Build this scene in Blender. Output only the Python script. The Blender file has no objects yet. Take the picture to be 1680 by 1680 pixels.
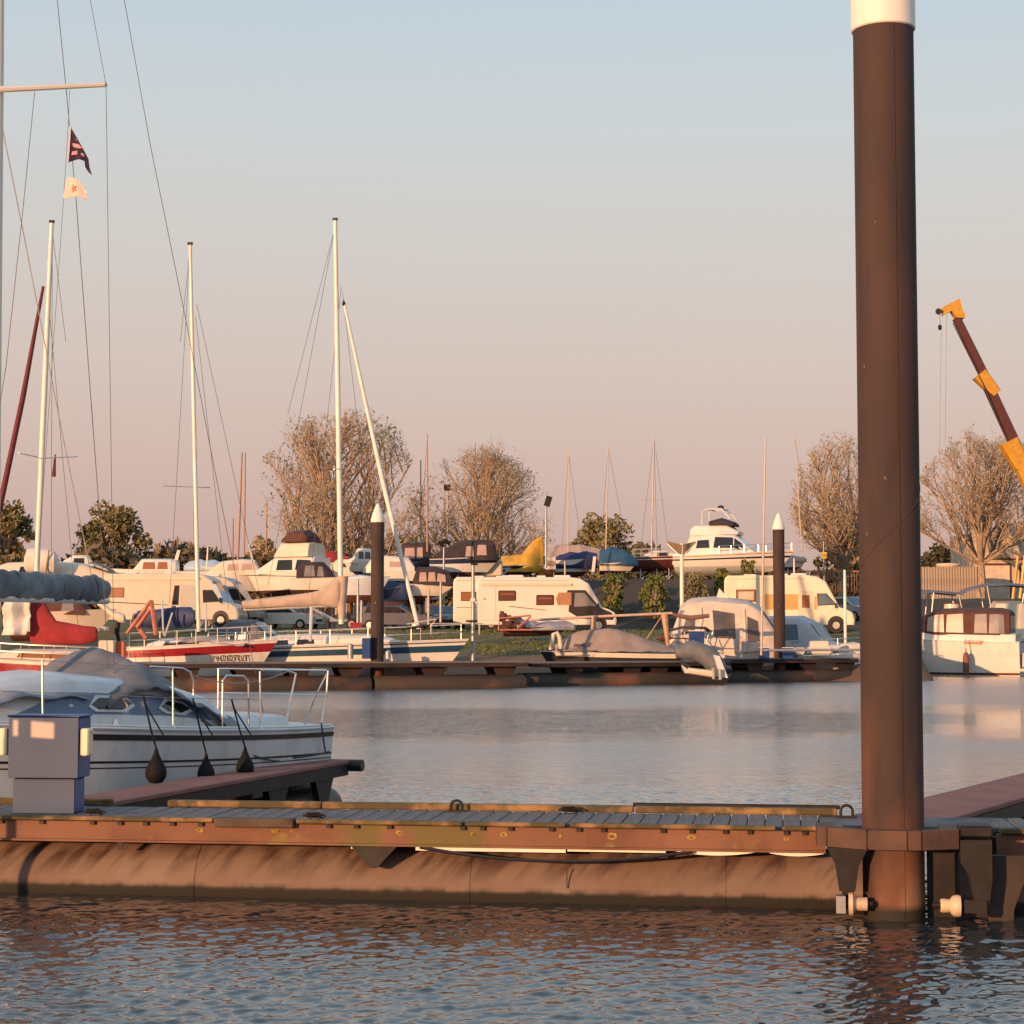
import bpy, bmesh, math, random
import numpy as np
from mathutils import Vector, Matrix
R=math.radians; sin=math.sin; cos=math.cos; PI=math.pi
rng=random.Random(7)
scene=bpy.context.scene; COL=scene.collection
# ---------------------------------------------------------------- camera
F=3135.0; CAMH=2.2; TH=math.atan(200/F); CT,ST=cos(TH),sin(TH)
cam=bpy.data.cameras.new('camera'); co=bpy.data.objects.new('camera',cam); COL.objects.link(co)
co.location=(0,0,CAMH); co.rotation_euler=(PI/2+TH,0,0)
cam.sensor_width=36; cam.lens=36*F/1680; cam.clip_start=.1; cam.clip_end=9000
scene.camera=co
def P(px,py,Y):
    """photo pixel at forward distance Y -> world point"""
    v=(840-py)/F; u=(px-840)/F
    dy=CT-ST*v; dz=ST+CT*v; t=Y/dy
    return Vector((u*t,Y,CAMH+dz*t))
def zat(py,Y): return P(840,py,Y).z
def xat(px,Y,z=0.0): return (px-840)/F*(Y*CT+(z-CAMH)*ST)
# ---------------------------------------------------------------- light
SUN_EL=R(7.0); SUN_AZ=(-0.64,-0.77)   # horizontal direction towards the sun
w=bpy.data.worlds.new('World'); scene.world=w; w.use_nodes=True
nt=w.node_tree; nt.nodes.clear()
out=nt.nodes.new('ShaderNodeOutputWorld'); bg=nt.nodes.new('ShaderNodeBackground')
sky=nt.nodes.new('ShaderNodeTexSky'); sky.sky_type='NISHITA'; sky.sun_disc=False
sky.sun_elevation=SUN_EL; sky.sun_rotation=math.atan2(SUN_AZ[0],SUN_AZ[1])%(2*PI)
sky.air_density=1.0; sky.dust_density=1.0; sky.ozone_density=1.0
tc=nt.nodes.new('ShaderNodeTexCoord'); sep=nt.nodes.new('ShaderNodeSeparateXYZ')
ramp=nt.nodes.new('ShaderNodeValToRGB'); cr=ramp.color_ramp
STOPS=[(0.0,(.46,.295,.275)),(.045,(.52,.345,.318)),(.09,(.577,.412,.368)),(.14,(.605,.485,.43)),(.2,(.59,.545,.51)),(.26,(.56,.583,.585)),(.32,(.495,.575,.635)),(.5,(.45,.57,.68)),(1.0,(.29,.42,.60))]
while len(cr.elements)<len(STOPS): cr.elements.new(.5)
for e,(p,c) in zip(cr.elements,STOPS): e.position=p; e.color=(*c,1)
mul=nt.nodes.new('ShaderNodeVectorMath'); mul.operation='SCALE'; mul.inputs['Scale'].default_value=10.0
mixn=nt.nodes.new('ShaderNodeMixRGB'); mixn.inputs[0].default_value=.88
nt.links.new(tc.outputs['Generated'],sep.inputs[0]); nt.links.new(sep.outputs['Z'],ramp.inputs[0])
nt.links.new(ramp.outputs[0],mul.inputs[0]); nt.links.new(sky.outputs[0],mixn.inputs[1]); nt.links.new(mul.outputs[0],mixn.inputs[2])
nt.links.new(mixn.outputs[0],bg.inputs[0]); bg.inputs[1].default_value=.1; nt.links.new(bg.outputs[0],out.inputs[0])
sl=bpy.data.lights.new('sun','SUN'); sl.energy=5.0; sl.angle=R(.55); sl.color=(1.0,.515,.24)
so=bpy.data.objects.new('sun',sl); COL.objects.link(so)
sd=Vector((SUN_AZ[0]*cos(SUN_EL),SUN_AZ[1]*cos(SUN_EL),sin(SUN_EL)))
so.rotation_euler=(-sd).to_track_quat('-Z','Y').to_euler()
vs=scene.view_settings; scene.display_settings.display_device='sRGB'
vs.view_transform='Standard'; vs.look='None'; vs.exposure=0.25; vs.gamma=1.0; vs.use_curve_mapping=False
# ---------------------------------------------------------------- materials
MATS={}
def mat(name,col,rough=.5,metal=0.,var=.12,scale=3.,col2=None,stretch=(1,1,1),bump=0.,bscale=25.,spec=.5,detail=4.,alpha=None,trans=None,lo=.35,hi=.65,coat=0.):
    if name in MATS: return MATS[name]
    m=bpy.data.materials.new(name); m.use_nodes=True; n=m.node_tree; b=n.nodes['Principled BSDF']
    b.inputs['Roughness'].default_value=rough; b.inputs['Metallic'].default_value=metal
    b.inputs['Specular IOR Level'].default_value=spec; b.inputs['Coat Weight'].default_value=coat
    t=n.nodes.new('ShaderNodeTexCoord'); mp=n.nodes.new('ShaderNodeMapping'); mp.inputs['Scale'].default_value=stretch
    n.links.new(t.outputs['Object'],mp.inputs[0])
    nz=n.nodes.new('ShaderNodeTexNoise'); nz.inputs['Scale'].default_value=scale; nz.inputs['Detail'].default_value=detail
    n.links.new(mp.outputs[0],nz.inputs['Vector'])
    r=n.nodes.new('ShaderNodeValToRGB'); r.color_ramp.elements[0].position=lo; r.color_ramp.elements[1].position=hi
    a=tuple(max(0,c*(1-var)) for c in col); c2=col2 or tuple(min(1,c*(1+var)) for c in col)
    r.color_ramp.elements[0].color=(*(a if not col2 else col),1); r.color_ramp.elements[1].color=(*c2,1)
    n.links.new(nz.outputs['Fac'],r.inputs[0]); n.links.new(r.outputs[0],b.inputs['Base Color'])
    if bump:
        z2=n.nodes.new('ShaderNodeTexNoise'); z2.inputs['Scale'].default_value=bscale; z2.inputs['Detail'].default_value=5
        n.links.new(mp.outputs[0],z2.inputs['Vector'])
        bp=n.nodes.new('ShaderNodeBump'); bp.inputs['Strength'].default_value=bump; bp.inputs['Distance'].default_value=.02
        n.links.new(z2.outputs['Fac'],bp.inputs['Height']); n.links.new(bp.outputs[0],b.inputs['Normal'])
    if trans: b.inputs['Transmission Weight'].default_value=trans
    MATS[name]=m; return m
def layer(m,col,scale,lo,hi,stretch=(1,1,1),zr=None,rot=0,xr=None):
    """lay a second noise-masked colour (stain, moss, wear, painted shade) over material m; zr=(z0,z1) limits it to a band of object height"""
    n=m.node_tree; b=n.nodes['Principled BSDF']; src=b.inputs['Base Color'].links[0].from_socket
    t=n.nodes.new('ShaderNodeTexCoord'); mp=n.nodes.new('ShaderNodeMapping'); mp.inputs['Scale'].default_value=stretch; mp.inputs['Rotation'].default_value=(0,rot,0)
    if rot: mp.vector_type='TEXTURE'; mp.inputs['Scale'].default_value=[1/q for q in stretch]
    n.links.new(t.outputs['Object'],mp.inputs[0])
    nz=n.nodes.new('ShaderNodeTexNoise'); nz.inputs['Scale'].default_value=scale; nz.inputs['Detail'].default_value=6
    n.links.new(mp.outputs[0],nz.inputs['Vector'])
    mr=n.nodes.new('ShaderNodeMapRange'); mr.inputs[1].default_value=lo; mr.inputs[2].default_value=hi
    n.links.new(nz.outputs['Fac'],mr.inputs[0]); fac=mr.outputs[0]
    if zr:
        s=n.nodes.new('ShaderNodeSeparateXYZ'); n.links.new(t.outputs['Object'],s.inputs[0])
        m2=n.nodes.new('ShaderNodeMapRange'); m2.inputs[1].default_value=zr[0]; m2.inputs[2].default_value=zr[1]
        n.links.new(s.outputs['Z'],m2.inputs[0])
        mm=n.nodes.new('ShaderNodeMath'); mm.operation='MULTIPLY'; n.links.new(fac,mm.inputs[0]); n.links.new(m2.outputs[0],mm.inputs[1]); fac=mm.outputs[0]
    if xr:
        s=n.nodes.new('ShaderNodeSeparateXYZ'); n.links.new(t.outputs['Object'],s.inputs[0])
        for a,e in ((xr[0],xr[0]+.25),(xr[1],xr[1]-.25)):
            m2=n.nodes.new('ShaderNodeMapRange'); m2.inputs[1].default_value=a; m2.inputs[2].default_value=e; n.links.new(s.outputs['X'],m2.inputs[0])
            mm=n.nodes.new('ShaderNodeMath'); mm.operation='MULTIPLY'; n.links.new(fac,mm.inputs[0]); n.links.new(m2.outputs[0],mm.inputs[1]); fac=mm.outputs[0]
    mx=n.nodes.new('ShaderNodeMixRGB'); mx.inputs[2].default_value=(*col,1)
    n.links.new(fac,mx.inputs[0]); n.links.new(src,mx.inputs[1]); n.links.new(mx.outputs[0],b.inputs['Base Color'])
    return m
gel=mat('white_gelcoat',(.68,.64,.58),.22,var=.05,scale=1.5,coat=.3)
layer(gel,(.55,.5,.42),3,.56,.8,(1,1,.25))
gelcream=mat('cream_gelcoat',(.64,.56,.44),.3,var=.06,scale=1.2)
gelgrey=mat('pale_grey_gelcoat',(.57,.61,.63),.3,var=.05,scale=2)
layer(gelgrey,(.46,.48,.48),4,.5,.75,(1,1,.3))
deckm=mat('deck_paint',(.62,.60,.56),.6,var=.1,scale=6)
redg=mat('red_gelcoat',(.27,.016,.024),.25,var=.12,scale=2)
blueg=mat('teal_stripe',(.015,.06,.11),.3)
navy=mat('navy_paint',(.012,.03,.09),.35,var=.2)
black=mat('black_rubber',(.012,.012,.014),.5)
smoky=mat('smoky_window',(.09,.08,.085),.2,var=.25,scale=1.5)
dark=mat('dark_canvas',(.03,.022,.026),.8,var=.3,scale=3,bump=.2)
brownc=mat('brown_canvas',(.085,.035,.025),.85,var=.2,scale=3,bump=.15)
beigec=mat('beige_canvas',(.44,.35,.28),.85,var=.12,scale=2.5,bump=.3,bscale=4)
greyc=mat('grey_canvas',(.13,.135,.15),.85,var=.2,scale=2.5,bump=.3,bscale=6)
tarpm=mat('taupe_tarpaulin',(.28,.22,.19),.8,var=.12,scale=2,bump=.4,bscale=3)
tarpd=mat('dark_grey_tarpaulin',(.15,.16,.18),.7,var=.25,scale=3,bump=.5,bscale=7)
bluec=mat('blue_tarpaulin',(.018,.036,.11),.6,var=.25,scale=2,bump=.4,bscale=4)
teal=mat('teal_tarpaulin',(.014,.075,.16),.6,var=.25,scale=2,bump=.4,bscale=4)
yelc=mat('yellow_tarpaulin',(.55,.30,.03),.7,var=.2,scale=1.5,bump=.5,bscale=3)
redc=mat('red_canvas',(.27,.022,.026),.85,var=.15,scale=2,bump=.3,bscale=5)
alu=mat('aluminium',(.68,.64,.58),.35,.55,var=.06,scale=2)
mastw=mat('white_mast_paint',(.75,.70,.62),.35,var=.05)
chrome=mat('stainless_steel',(.62,.62,.62),.22,.85,var=.05)
wire=mat('steel_wire',(.16,.15,.15),.45,.6)
wood=mat('varnished_wood',(.25,.09,.03),.4,var=.25,scale=8,stretch=(1,8,8))
glassd=mat('dark_glass',(.012,.012,.015),.06,var=.3,spec=.7)
glassg=mat('grey_vinyl_window',(.22,.2,.2),.18,var=.15,scale=2)
glassb=mat('bluish_glass',(.10,.14,.18),.1,var=.2,scale=1)
pinkv=mat('pinkish_vinyl_window',(.42,.30,.26),.25,var=.1,scale=2)
tyre=mat('tyre_rubber',(.015,.014,.014),.8)
hub=mat('wheel_metal',(.5,.48,.45),.35,.5)
antif=mat('brown_antifouling',(.10,.035,.025),.8,var=.3,scale=3)
rvw=mat('motorhome_white',(.70,.65,.57),.3,var=.04,scale=1.0,coat=.2)
rvgrey=mat('motorhome_silver',(.36,.36,.35),.3,.3,var=.06)
rvdark=mat('motorhome_dark_paint',(.035,.022,.018),.25,coat=.4)
blueped=mat('blue_enamel',(.012,.05,.19),.4,var=.15)
mauve=mat('grey_enamel_panel',(.52,.41,.38),.5,var=.05,scale=2)
rope=mat('dark_rope',(.008,.008,.010),.9,spec=.2)
ropel=mat('pale_rope',(.35,.33,.3),.9,var=.2,scale=20)
pinkp=mat('faded_red_paint',(.42,.14,.10),.5,var=.2)
craney=mat('crane_yellow',(.52,.28,.03),.4,var=.1)
craner=mat('crane_dark_red',(.085,.024,.02),.4,var=.12)
galv=mat('galvanised_steel',(.33,.34,.35),.45,.5,var=.12,scale=6)
palec=mat('pale_canvas',(.56,.48,.42),.85,var=.12,scale=2.5,bump=.3,bscale=4)
# ---------------------------------------------------------------- mesh builder
class MB:
    def __init__(s): s.v=[]; s.f=[]
    def add(s,vs,fs):
        o=len(s.v); s.v+= [tuple(p) for p in vs]; s.f+=[tuple(i+o for i in f) for f in fs]; return s
    def box(s,c,d,rz=0,rx=0,ry=0):
        M=Matrix.Rotation(rz,3,'Z')@Matrix.Rotation(ry,3,'Y')@Matrix.Rotation(rx,3,'X'); c=Vector(c)
        vs=[c+M@Vector((sx*d[0]/2,sy*d[1]/2,sz*d[2]/2)) for sz in(-1,1) for sy in(-1,1) for sx in(-1,1)]
        return s.add(vs,[(0,2,3,1),(4,5,7,6),(0,1,5,4),(2,6,7,3),(0,4,6,2),(1,3,7,5)])
    def bbox(s,c,d,b=.02):
        """box with bevelled vertical and top edges"""
        x,y,z=d[0]/2,d[1]/2,d[2]/2
        rings=[]
        for zz,i in((-z,b),(-z+b,0),(z-b,0),(z,b)):
            X,Y=x-i,y-i
            rings.append([(c[0]+a,c[1]+e,c[2]+zz) for a,e in((-X+b,-Y),(X-b,-Y),(X,-Y+b),(X,Y-b),(X-b,Y),(-X+b,Y),(-X,Y-b),(-X,-Y+b))])
        return s.loft(rings)
    def loft(s,rings,caps=True,closed=True):
        n=len(rings[0]); vs=[p for r in rings for p in r]; fs=[]
        for i in range(len(rings)-1):
            for j in range(n if closed else n-1):
                k=(j+1)%n; fs.append((i*n+j,i*n+k,(i+1)*n+k,(i+1)*n+j))
        if caps and closed: fs.append(tuple(range(n))[::-1]); fs.append(tuple((len(rings)-1)*n+j for j in range(n)))
        return s.add(vs,fs)
    def tube(s,pts,r,n=8,caps=True):
        pts=[Vector(p) for p in pts]; m=len(pts); rs=r if isinstance(r,(list,tuple)) else [r]*m
        rings=[]; prev=None
        for i,p in enumerate(pts):
            d=(pts[min(i+1,m-1)]-pts[max(i-1,0)])
            if d.length<1e-9: d=Vector((0,0,1))
            d.normalize()
            if prev is None:
                a=Vector((0,0,1)) if abs(d.z)<.9 else Vector((1,0,0)); u=d.cross(a).normalized()
            else:
                u=(prev-d*prev.dot(d)).normalized()
            prev=u; v=d.cross(u)
            rings.append([p+(u*cos(2*PI*k/n)+v*sin(2*PI*k/n))*rs[i] for k in range(n)])
        return s.loft(rings,caps)
    def lathe(s,prof,c=(0,0,0),n=20):
        rings=[[(c[0]+r*cos(2*PI*k/n),c[1]+r*sin(2*PI*k/n),c[2]+z) for k in range(n)] for r,z in prof]
        return s.loft(rings)
    def prism(s,poly,a,b,axis='y'):
        """polygon of (x,z) extruded along y between a and b (axis x: (y,z) ; axis z: (x,y))"""
        f={'y':lambda p,t:(p[0],t,p[1]),'x':lambda p,t:(t,p[0],p[1]),'z':lambda p,t:(p[0],p[1],t)}[axis]
        return s.loft([[f(p,a) for p in poly],[f(p,b) for p in poly]])
    def grid(s,pts):
        m=len(pts); n=len(pts[0]); return s.add([p for r in pts for p in r],[(i*n+j,i*n+j+1,(i+1)*n+j+1,(i+1)*n+j) for i in range(m-1) for j in range(n-1)])
    def build(s,name,m,parent=None,smooth=False,loc=None,rz=0,**pr):
        me=bpy.data.meshes.new(name); me.from_pydata(s.v,[],s.f)
        bm=bmesh.new(); bm.from_mesh(me); bmesh.ops.recalc_face_normals(bm,faces=bm.faces); bm.to_mesh(me); bm.free()
        if smooth:
            me.polygons.foreach_set('use_smooth',[True]*len(me.polygons))
            try: me.set_sharp_from_angle(angle=R(38 if smooth is True else smooth))
            except Exception: pass
        me.materials.append(m); me.update()
        o=bpy.data.objects.new(name,me); COL.objects.link(o)
        if parent is not None: o.parent=parent
        if loc is not None: o.location=loc
        o.rotation_euler[2]=rz
        for k,v in pr.items(): o[k]=v
        return o
def thing(name,label,cat,loc,rz=0,group=None):
    o=bpy.data.objects.new(name,None); COL.objects.link(o); o.location=loc; o.rotation_euler=(0,0,rz); o.empty_display_size=.3
    o['label']=label; o['category']=cat
    if group: o['group']=group
    return o
def tag(o,label,cat,group=None):
    o['label']=label; o['category']=cat
    if group: o['group']=group
    return o
def loc(root,p):
    """world point -> local of a thing"""
    d=Vector(p)-root.location; a=-root.rotation_euler[2]
    return Vector((d.x*cos(a)-d.y*sin(a),d.x*sin(a)+d.y*cos(a),d.z))
def copytree(o,parent=None):
    c=o.copy(); COL.objects.link(c); c.parent=parent
    for ch in o.children: copytree(ch,c)
    return c
def share(o,parent,loc_,rz=0):
    c=o.copy(); COL.objects.link(c); c.parent=parent; c.location=loc_; c.rotation_euler[2]=rz; return c
def sag(a,b,d,n=10):
    a=Vector(a); b=Vector(b); return [a.lerp(b,i/n)-Vector((0,0,4*d*(i/n)*(1-i/n))) for i in range(n+1)]
# ---------------------------------------------------------------- ground, water
def ss(a,b,x): t=min(1,max(0,(x-a)/(b-a))); return t*t*(3-2*t)
def ground_z(x,y):
    sh=22*ss(19.5,23,x); yy=y-sh if y<130 else y-sh*(1-ss(130,150,y))
    pr=[(80,-2.2),(88.5,-.6),(90,.15),(92,.95),(94,1.35),(99,1.75),(105,2.3),(112,2.45),(400,2.5),(9000,2.5)]
    z=pr[0][1]
    for (a,za),(b,zb) in zip(pr,pr[1:]):
        if yy>=a: z=za+(zb-za)*min(1,(yy-a)/(b-a))
    e=ss(-6,3,x)*(1-.5*ss(17,21,x))
    z+=e*(ss(123,136,y)*3.6)*(1-ss(185,240,y)) + (1-e)*ss(118,150,y)*1.2*(1-ss(185,240,y))
    z-=1.2*ss(240,400,y)
    return z
# ---------------------------------------------------------------- setting
def axis(segs):
    a=[]
    for x0,x1,n in segs: a+=list(np.linspace(x0,x1,n,endpoint=False))
    a.append(segs[-1][1]); return np.array(a)
def sheet(name,xs,ys,Z,m):
    nx,ny=len(xs),len(ys); X,Y=np.meshgrid(xs,ys)
    co_=np.stack([X,Y,Z],-1).reshape(-1,3).astype(np.float32)
    i=np.arange(nx*ny).reshape(ny,nx); q=np.stack([i[:-1,:-1],i[:-1,1:],i[1:,1:],i[1:,:-1]],-1).reshape(-1,4).astype(np.int32)
    me=bpy.data.meshes.new(name); me.vertices.add(len(co_)); me.vertices.foreach_set('co',co_.ravel())
    me.loops.add(q.size); me.loops.foreach_set('vertex_index',q.ravel())
    me.polygons.add(len(q)); me.polygons.foreach_set('loop_start',np.arange(0,q.size,4,dtype=np.int32))
    me.polygons.foreach_set('use_smooth',np.ones(len(q),dtype=bool))
    me.update(calc_edges=True); me.validate(); me.materials.append(m)
    o=bpy.data.objects.new(name,me); COL.objects.link(o); o['kind']='structure'; return o
# ground
gm=mat('grassy_ground',(.075,.09,.028),.95,var=.35,scale=.9,col2=(.13,.115,.05),bump=.6,bscale=6)
layer(gm,(.13,.09,.05),.25,.55,.7); 
n_=gm.node_tree; b_=n_.nodes['Principled BSDF']
src=b_.inputs['Base Color'].links[0].from_socket   # bare dark earth on the raised slope, stony strip at the water's edge
ge=n_.nodes.new('ShaderNodeNewGeometry'); sp=n_.nodes.new('ShaderNodeSeparateXYZ'); n_.links.new(ge.outputs['Position'],sp.inputs[0])
def band(sock,a,b):
    q=n_.nodes.new('ShaderNodeMapRange'); q.inputs[1].default_value=a; q.inputs[2].default_value=b; n_.links.new(sock,q.inputs[0]); return q.outputs[0]
def mulm(a,b):
    q=n_.nodes.new('ShaderNodeMath'); q.operation='MULTIPLY'; n_.links.new(a,q.inputs[0]); n_.links.new(b,q.inputs[1]); return q.outputs[0]
def mixc(f,c,src):
    q=n_.nodes.new('ShaderNodeMixRGB'); q.inputs[2].default_value=(*c,1); n_.links.new(f,q.inputs[0]); n_.links.new(src,q.inputs[1]); return q.outputs[0]
f1=mulm(band(sp.outputs['Y'],118,124),band(sp.outputs['X'],-3,3)); src=mixc(f1,(.05,.04,.032),src)
f2=band(sp.outputs['Z'],1.35,1.0); src=mixc(f2,(.15,.085,.05),src); n_.links.new(src,b_.inputs['Base Color'])
gx=axis([(-3000,-70,12),(-70,70,240),(70,3000,12)]); gy=axis([(80,160,150),(160,420,50),(420,6000,14)])
random.seed(3)
GZ=np.array([[ground_z(x,y)+(.05*sin(x*1.7+y*.6)+.04*sin(x*.9-y*1.3) if abs(x)<70 and y<200 else 0) for x in gx] for y in gy])
sheet('ground',gx,gy,GZ,gm)
# water with real ripples
wr=np.random.RandomState(11)
wx=axis([(-900,-70,6),(-70,-30,20),(-30,-5,110),(-5,5,500),(5,30,110),(30,70,20),(70,900,6)])
ys=[9.6]
while ys[-1]<96: ys.append(ys[-1]*(1.0016 if ys[-1]<28 else 1.0032))
wy=np.concatenate([np.linspace(-600,-20,6),np.linspace(-15,9,16),np.array(ys),np.linspace(99,135,12)])
X,Y=np.meshgrid(wx,wy); Z=np.zeros_like(X)
dy_=np.gradient(wy)[:,None]; dx_=np.gradient(wx)[None,:]
patch=.75+.25*np.sin(X*.21+1.3+.8*np.sin(Y*.13))*np.sin(Y*.27+.6*np.sin(X*.17))
for i in range(64):
    lam=.058*(6.5**(wr.rand()**1.6)); th=R(wr.normal(112,38)); k=2*PI/lam
    kx,ky=k*cos(th),k*sin(th)
    a=.048/k*(1.0 if lam<.25 else .7)
    rx,ry=np.abs(kx*dx_)/PI,np.abs(ky*dy_)/PI
    flt=np.clip(1.35-1.3*np.maximum(rx,ry),0,1)
    yb=Y+2.5*np.sin(X*.23+.7)+1.2*np.sin(X*.61); calm=(1-.40*np.clip((Y-17)/12,0,1))*(1-.30*np.exp(-((yb-46)/7.0)**2))     # sheltered water inside the basin
    Z+=a*flt*calm*np.sin(kx*X+ky*Y+wr.rand()*6.28)*patch
wm=bpy.data.materials.new('harbour_water'); wm.use_nodes=True; n_=wm.node_tree; b_=n_.nodes['Principled BSDF']
b_.inputs['Base Color'].default_value=(.022,.030,.032,1); b_.inputs['Roughness'].default_value=.06; b_.inputs['IOR'].default_value=1.36; b_.inputs['Coat Weight'].default_value=1.0; b_.inputs['Coat Roughness'].default_value=.06; b_.inputs['Coat IOR'].default_value=2.0
tcn=n_.nodes.new('ShaderNodeTexCoord'); mpn=n_.nodes.new('ShaderNodeMapping'); mpn.inputs['Scale'].default_value=(.55,1.6,1)
nz=n_.nodes.new('ShaderNodeTexNoise'); nz.inputs['Scale'].default_value=3.2; nz.inputs['Detail'].default_value=5; nz.inputs['Distortion'].default_value=.6
bp=n_.nodes.new('ShaderNodeBump'); bp.inputs['Strength'].default_value=1.0; bp.inputs['Distance'].default_value=.045
n_.links.new(tcn.outputs['Object'],mpn.inputs[0]); n_.links.new(mpn.outputs[0],nz.inputs['Vector']); sy=n_.nodes.new('ShaderNodeSeparateXYZ'); n_.links.new(tcn.outputs['Object'],sy.inputs[0]); my=n_.nodes.new('ShaderNodeMapRange'); my.inputs[1].default_value=14; my.inputs[2].default_value=38; my.inputs[3].default_value=.22; my.inputs[4].default_value=1.45
n_.links.new(sy.outputs['Y'],my.inputs[0]); wn=n_.nodes.new('ShaderNodeTexNoise'); wn.inputs['Scale'].default_value=.16; wm2=n_.nodes.new('ShaderNodeMath'); wm2.operation='MULTIPLY_ADD'; wm2.inputs[1].default_value=16; n_.links.new(tcn.outputs['Object'],wn.inputs['Vector']); n_.links.new(wn.outputs['Fac'],wm2.inputs[0]); n_.links.new(sy.outputs['Y'],wm2.inputs[2])
wr_=n_.nodes.new('ShaderNodeMapRange'); wr_.inputs[1].default_value=40; wr_.inputs[2].default_value=80; n_.links.new(wm2.outputs[0],wr_.inputs[0])
wc=n_.nodes.new('ShaderNodeValToRGB'); wc.color_ramp.elements[0].position=.12; wc.color_ramp.elements[0].color=(1,1,1,1); wc.color_ramp.elements[1].position=.30; wc.color_ramp.elements[1].color=(.32,.32,.32,1)
for p_,v_ in ((.52,.32),(.72,.95)): q_=wc.color_ramp.elements.new(p_); q_.color=(v_,v_,v_,1)
n_.links.new(wr_.outputs[0],wc.inputs[0]); wx_=n_.nodes.new('ShaderNodeMath'); wx_.operation='MULTIPLY'; n_.links.new(my.outputs[0],wx_.inputs[0]); n_.links.new(wc.outputs[0],wx_.inputs[1])
rg=n_.nodes.new('ShaderNodeMapRange'); rg.inputs[1].default_value=.22; rg.inputs[2].default_value=1.0; rg.inputs[1].default_value=.35; rg.inputs[2].default_value=1.4; rg.inputs[3].default_value=.03; rg.inputs[4].default_value=.26
n_.links.new(wx_.outputs[0],rg.inputs[0]); n_.links.new(rg.outputs[0],b_.inputs['Roughness']); n_.links.new(rg.outputs[0],b_.inputs['Coat Roughness'])
mm_=n_.nodes.new('ShaderNodeMath'); mm_.operation='MULTIPLY'; n_.links.new(nz.outputs['Fac'],mm_.inputs[0]); n_.links.new(my.outputs[0],mm_.inputs[1]); mm_.use_clamp=False; n_.links.new(mm_.outputs[0],bp.inputs['Height']); n_.links.new(bp.outputs[0],b_.inputs['Normal']); n_.links.new(bp.outputs[0],b_.inputs['Coat Normal'])
cw_=n_.nodes.new('ShaderNodeMapRange'); cw_.inputs[1].default_value=13; cw_.inputs[2].default_value=24; cw_.inputs[3].default_value=.45; n_.links.new(sy.outputs['Y'],cw_.inputs[0]); n_.links.new(cw_.outputs[0],b_.inputs['Coat Weight'])
sheet('water',wx,wy,Z,wm)
# ---------------------------------------------------------------- vegetation
bark=mat('willow_bark',(.33,.245,.17),.9,var=.3,scale=6)
leafb=mat('budding_leaves',(.26,.225,.115),.8,var=.4,scale=.8,col2=(.34,.28,.16))
leafg=mat('olive_leaves',(.15,.135,.05),.8,var=.5,scale=.6,col2=(.23,.185,.075))
leafd=mat('dark_leaves',(.05,.05,.022),.85,var=.4,scale=.5,col2=(.09,.075,.032))
leafy=mat('young_green_leaves',(.10,.14,.025),.8,var=.4,scale=1.5,col2=(.17,.17,.04))
def leafquad(mb,p,s,r):
    a=Vector((r.uniform(-1,1),r.uniform(-1,1),r.uniform(-1,1))).normalized(); b=a.cross(Vector((r.uniform(-1,1),r.uniform(-1,1),r.uniform(-1,1)))).normalized()
    a=a*s; b=b*s*.42; p=Vector(p)
    mb.add([p-a,p+b,p+a,p-b],[(0,1,2,3)])
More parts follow.
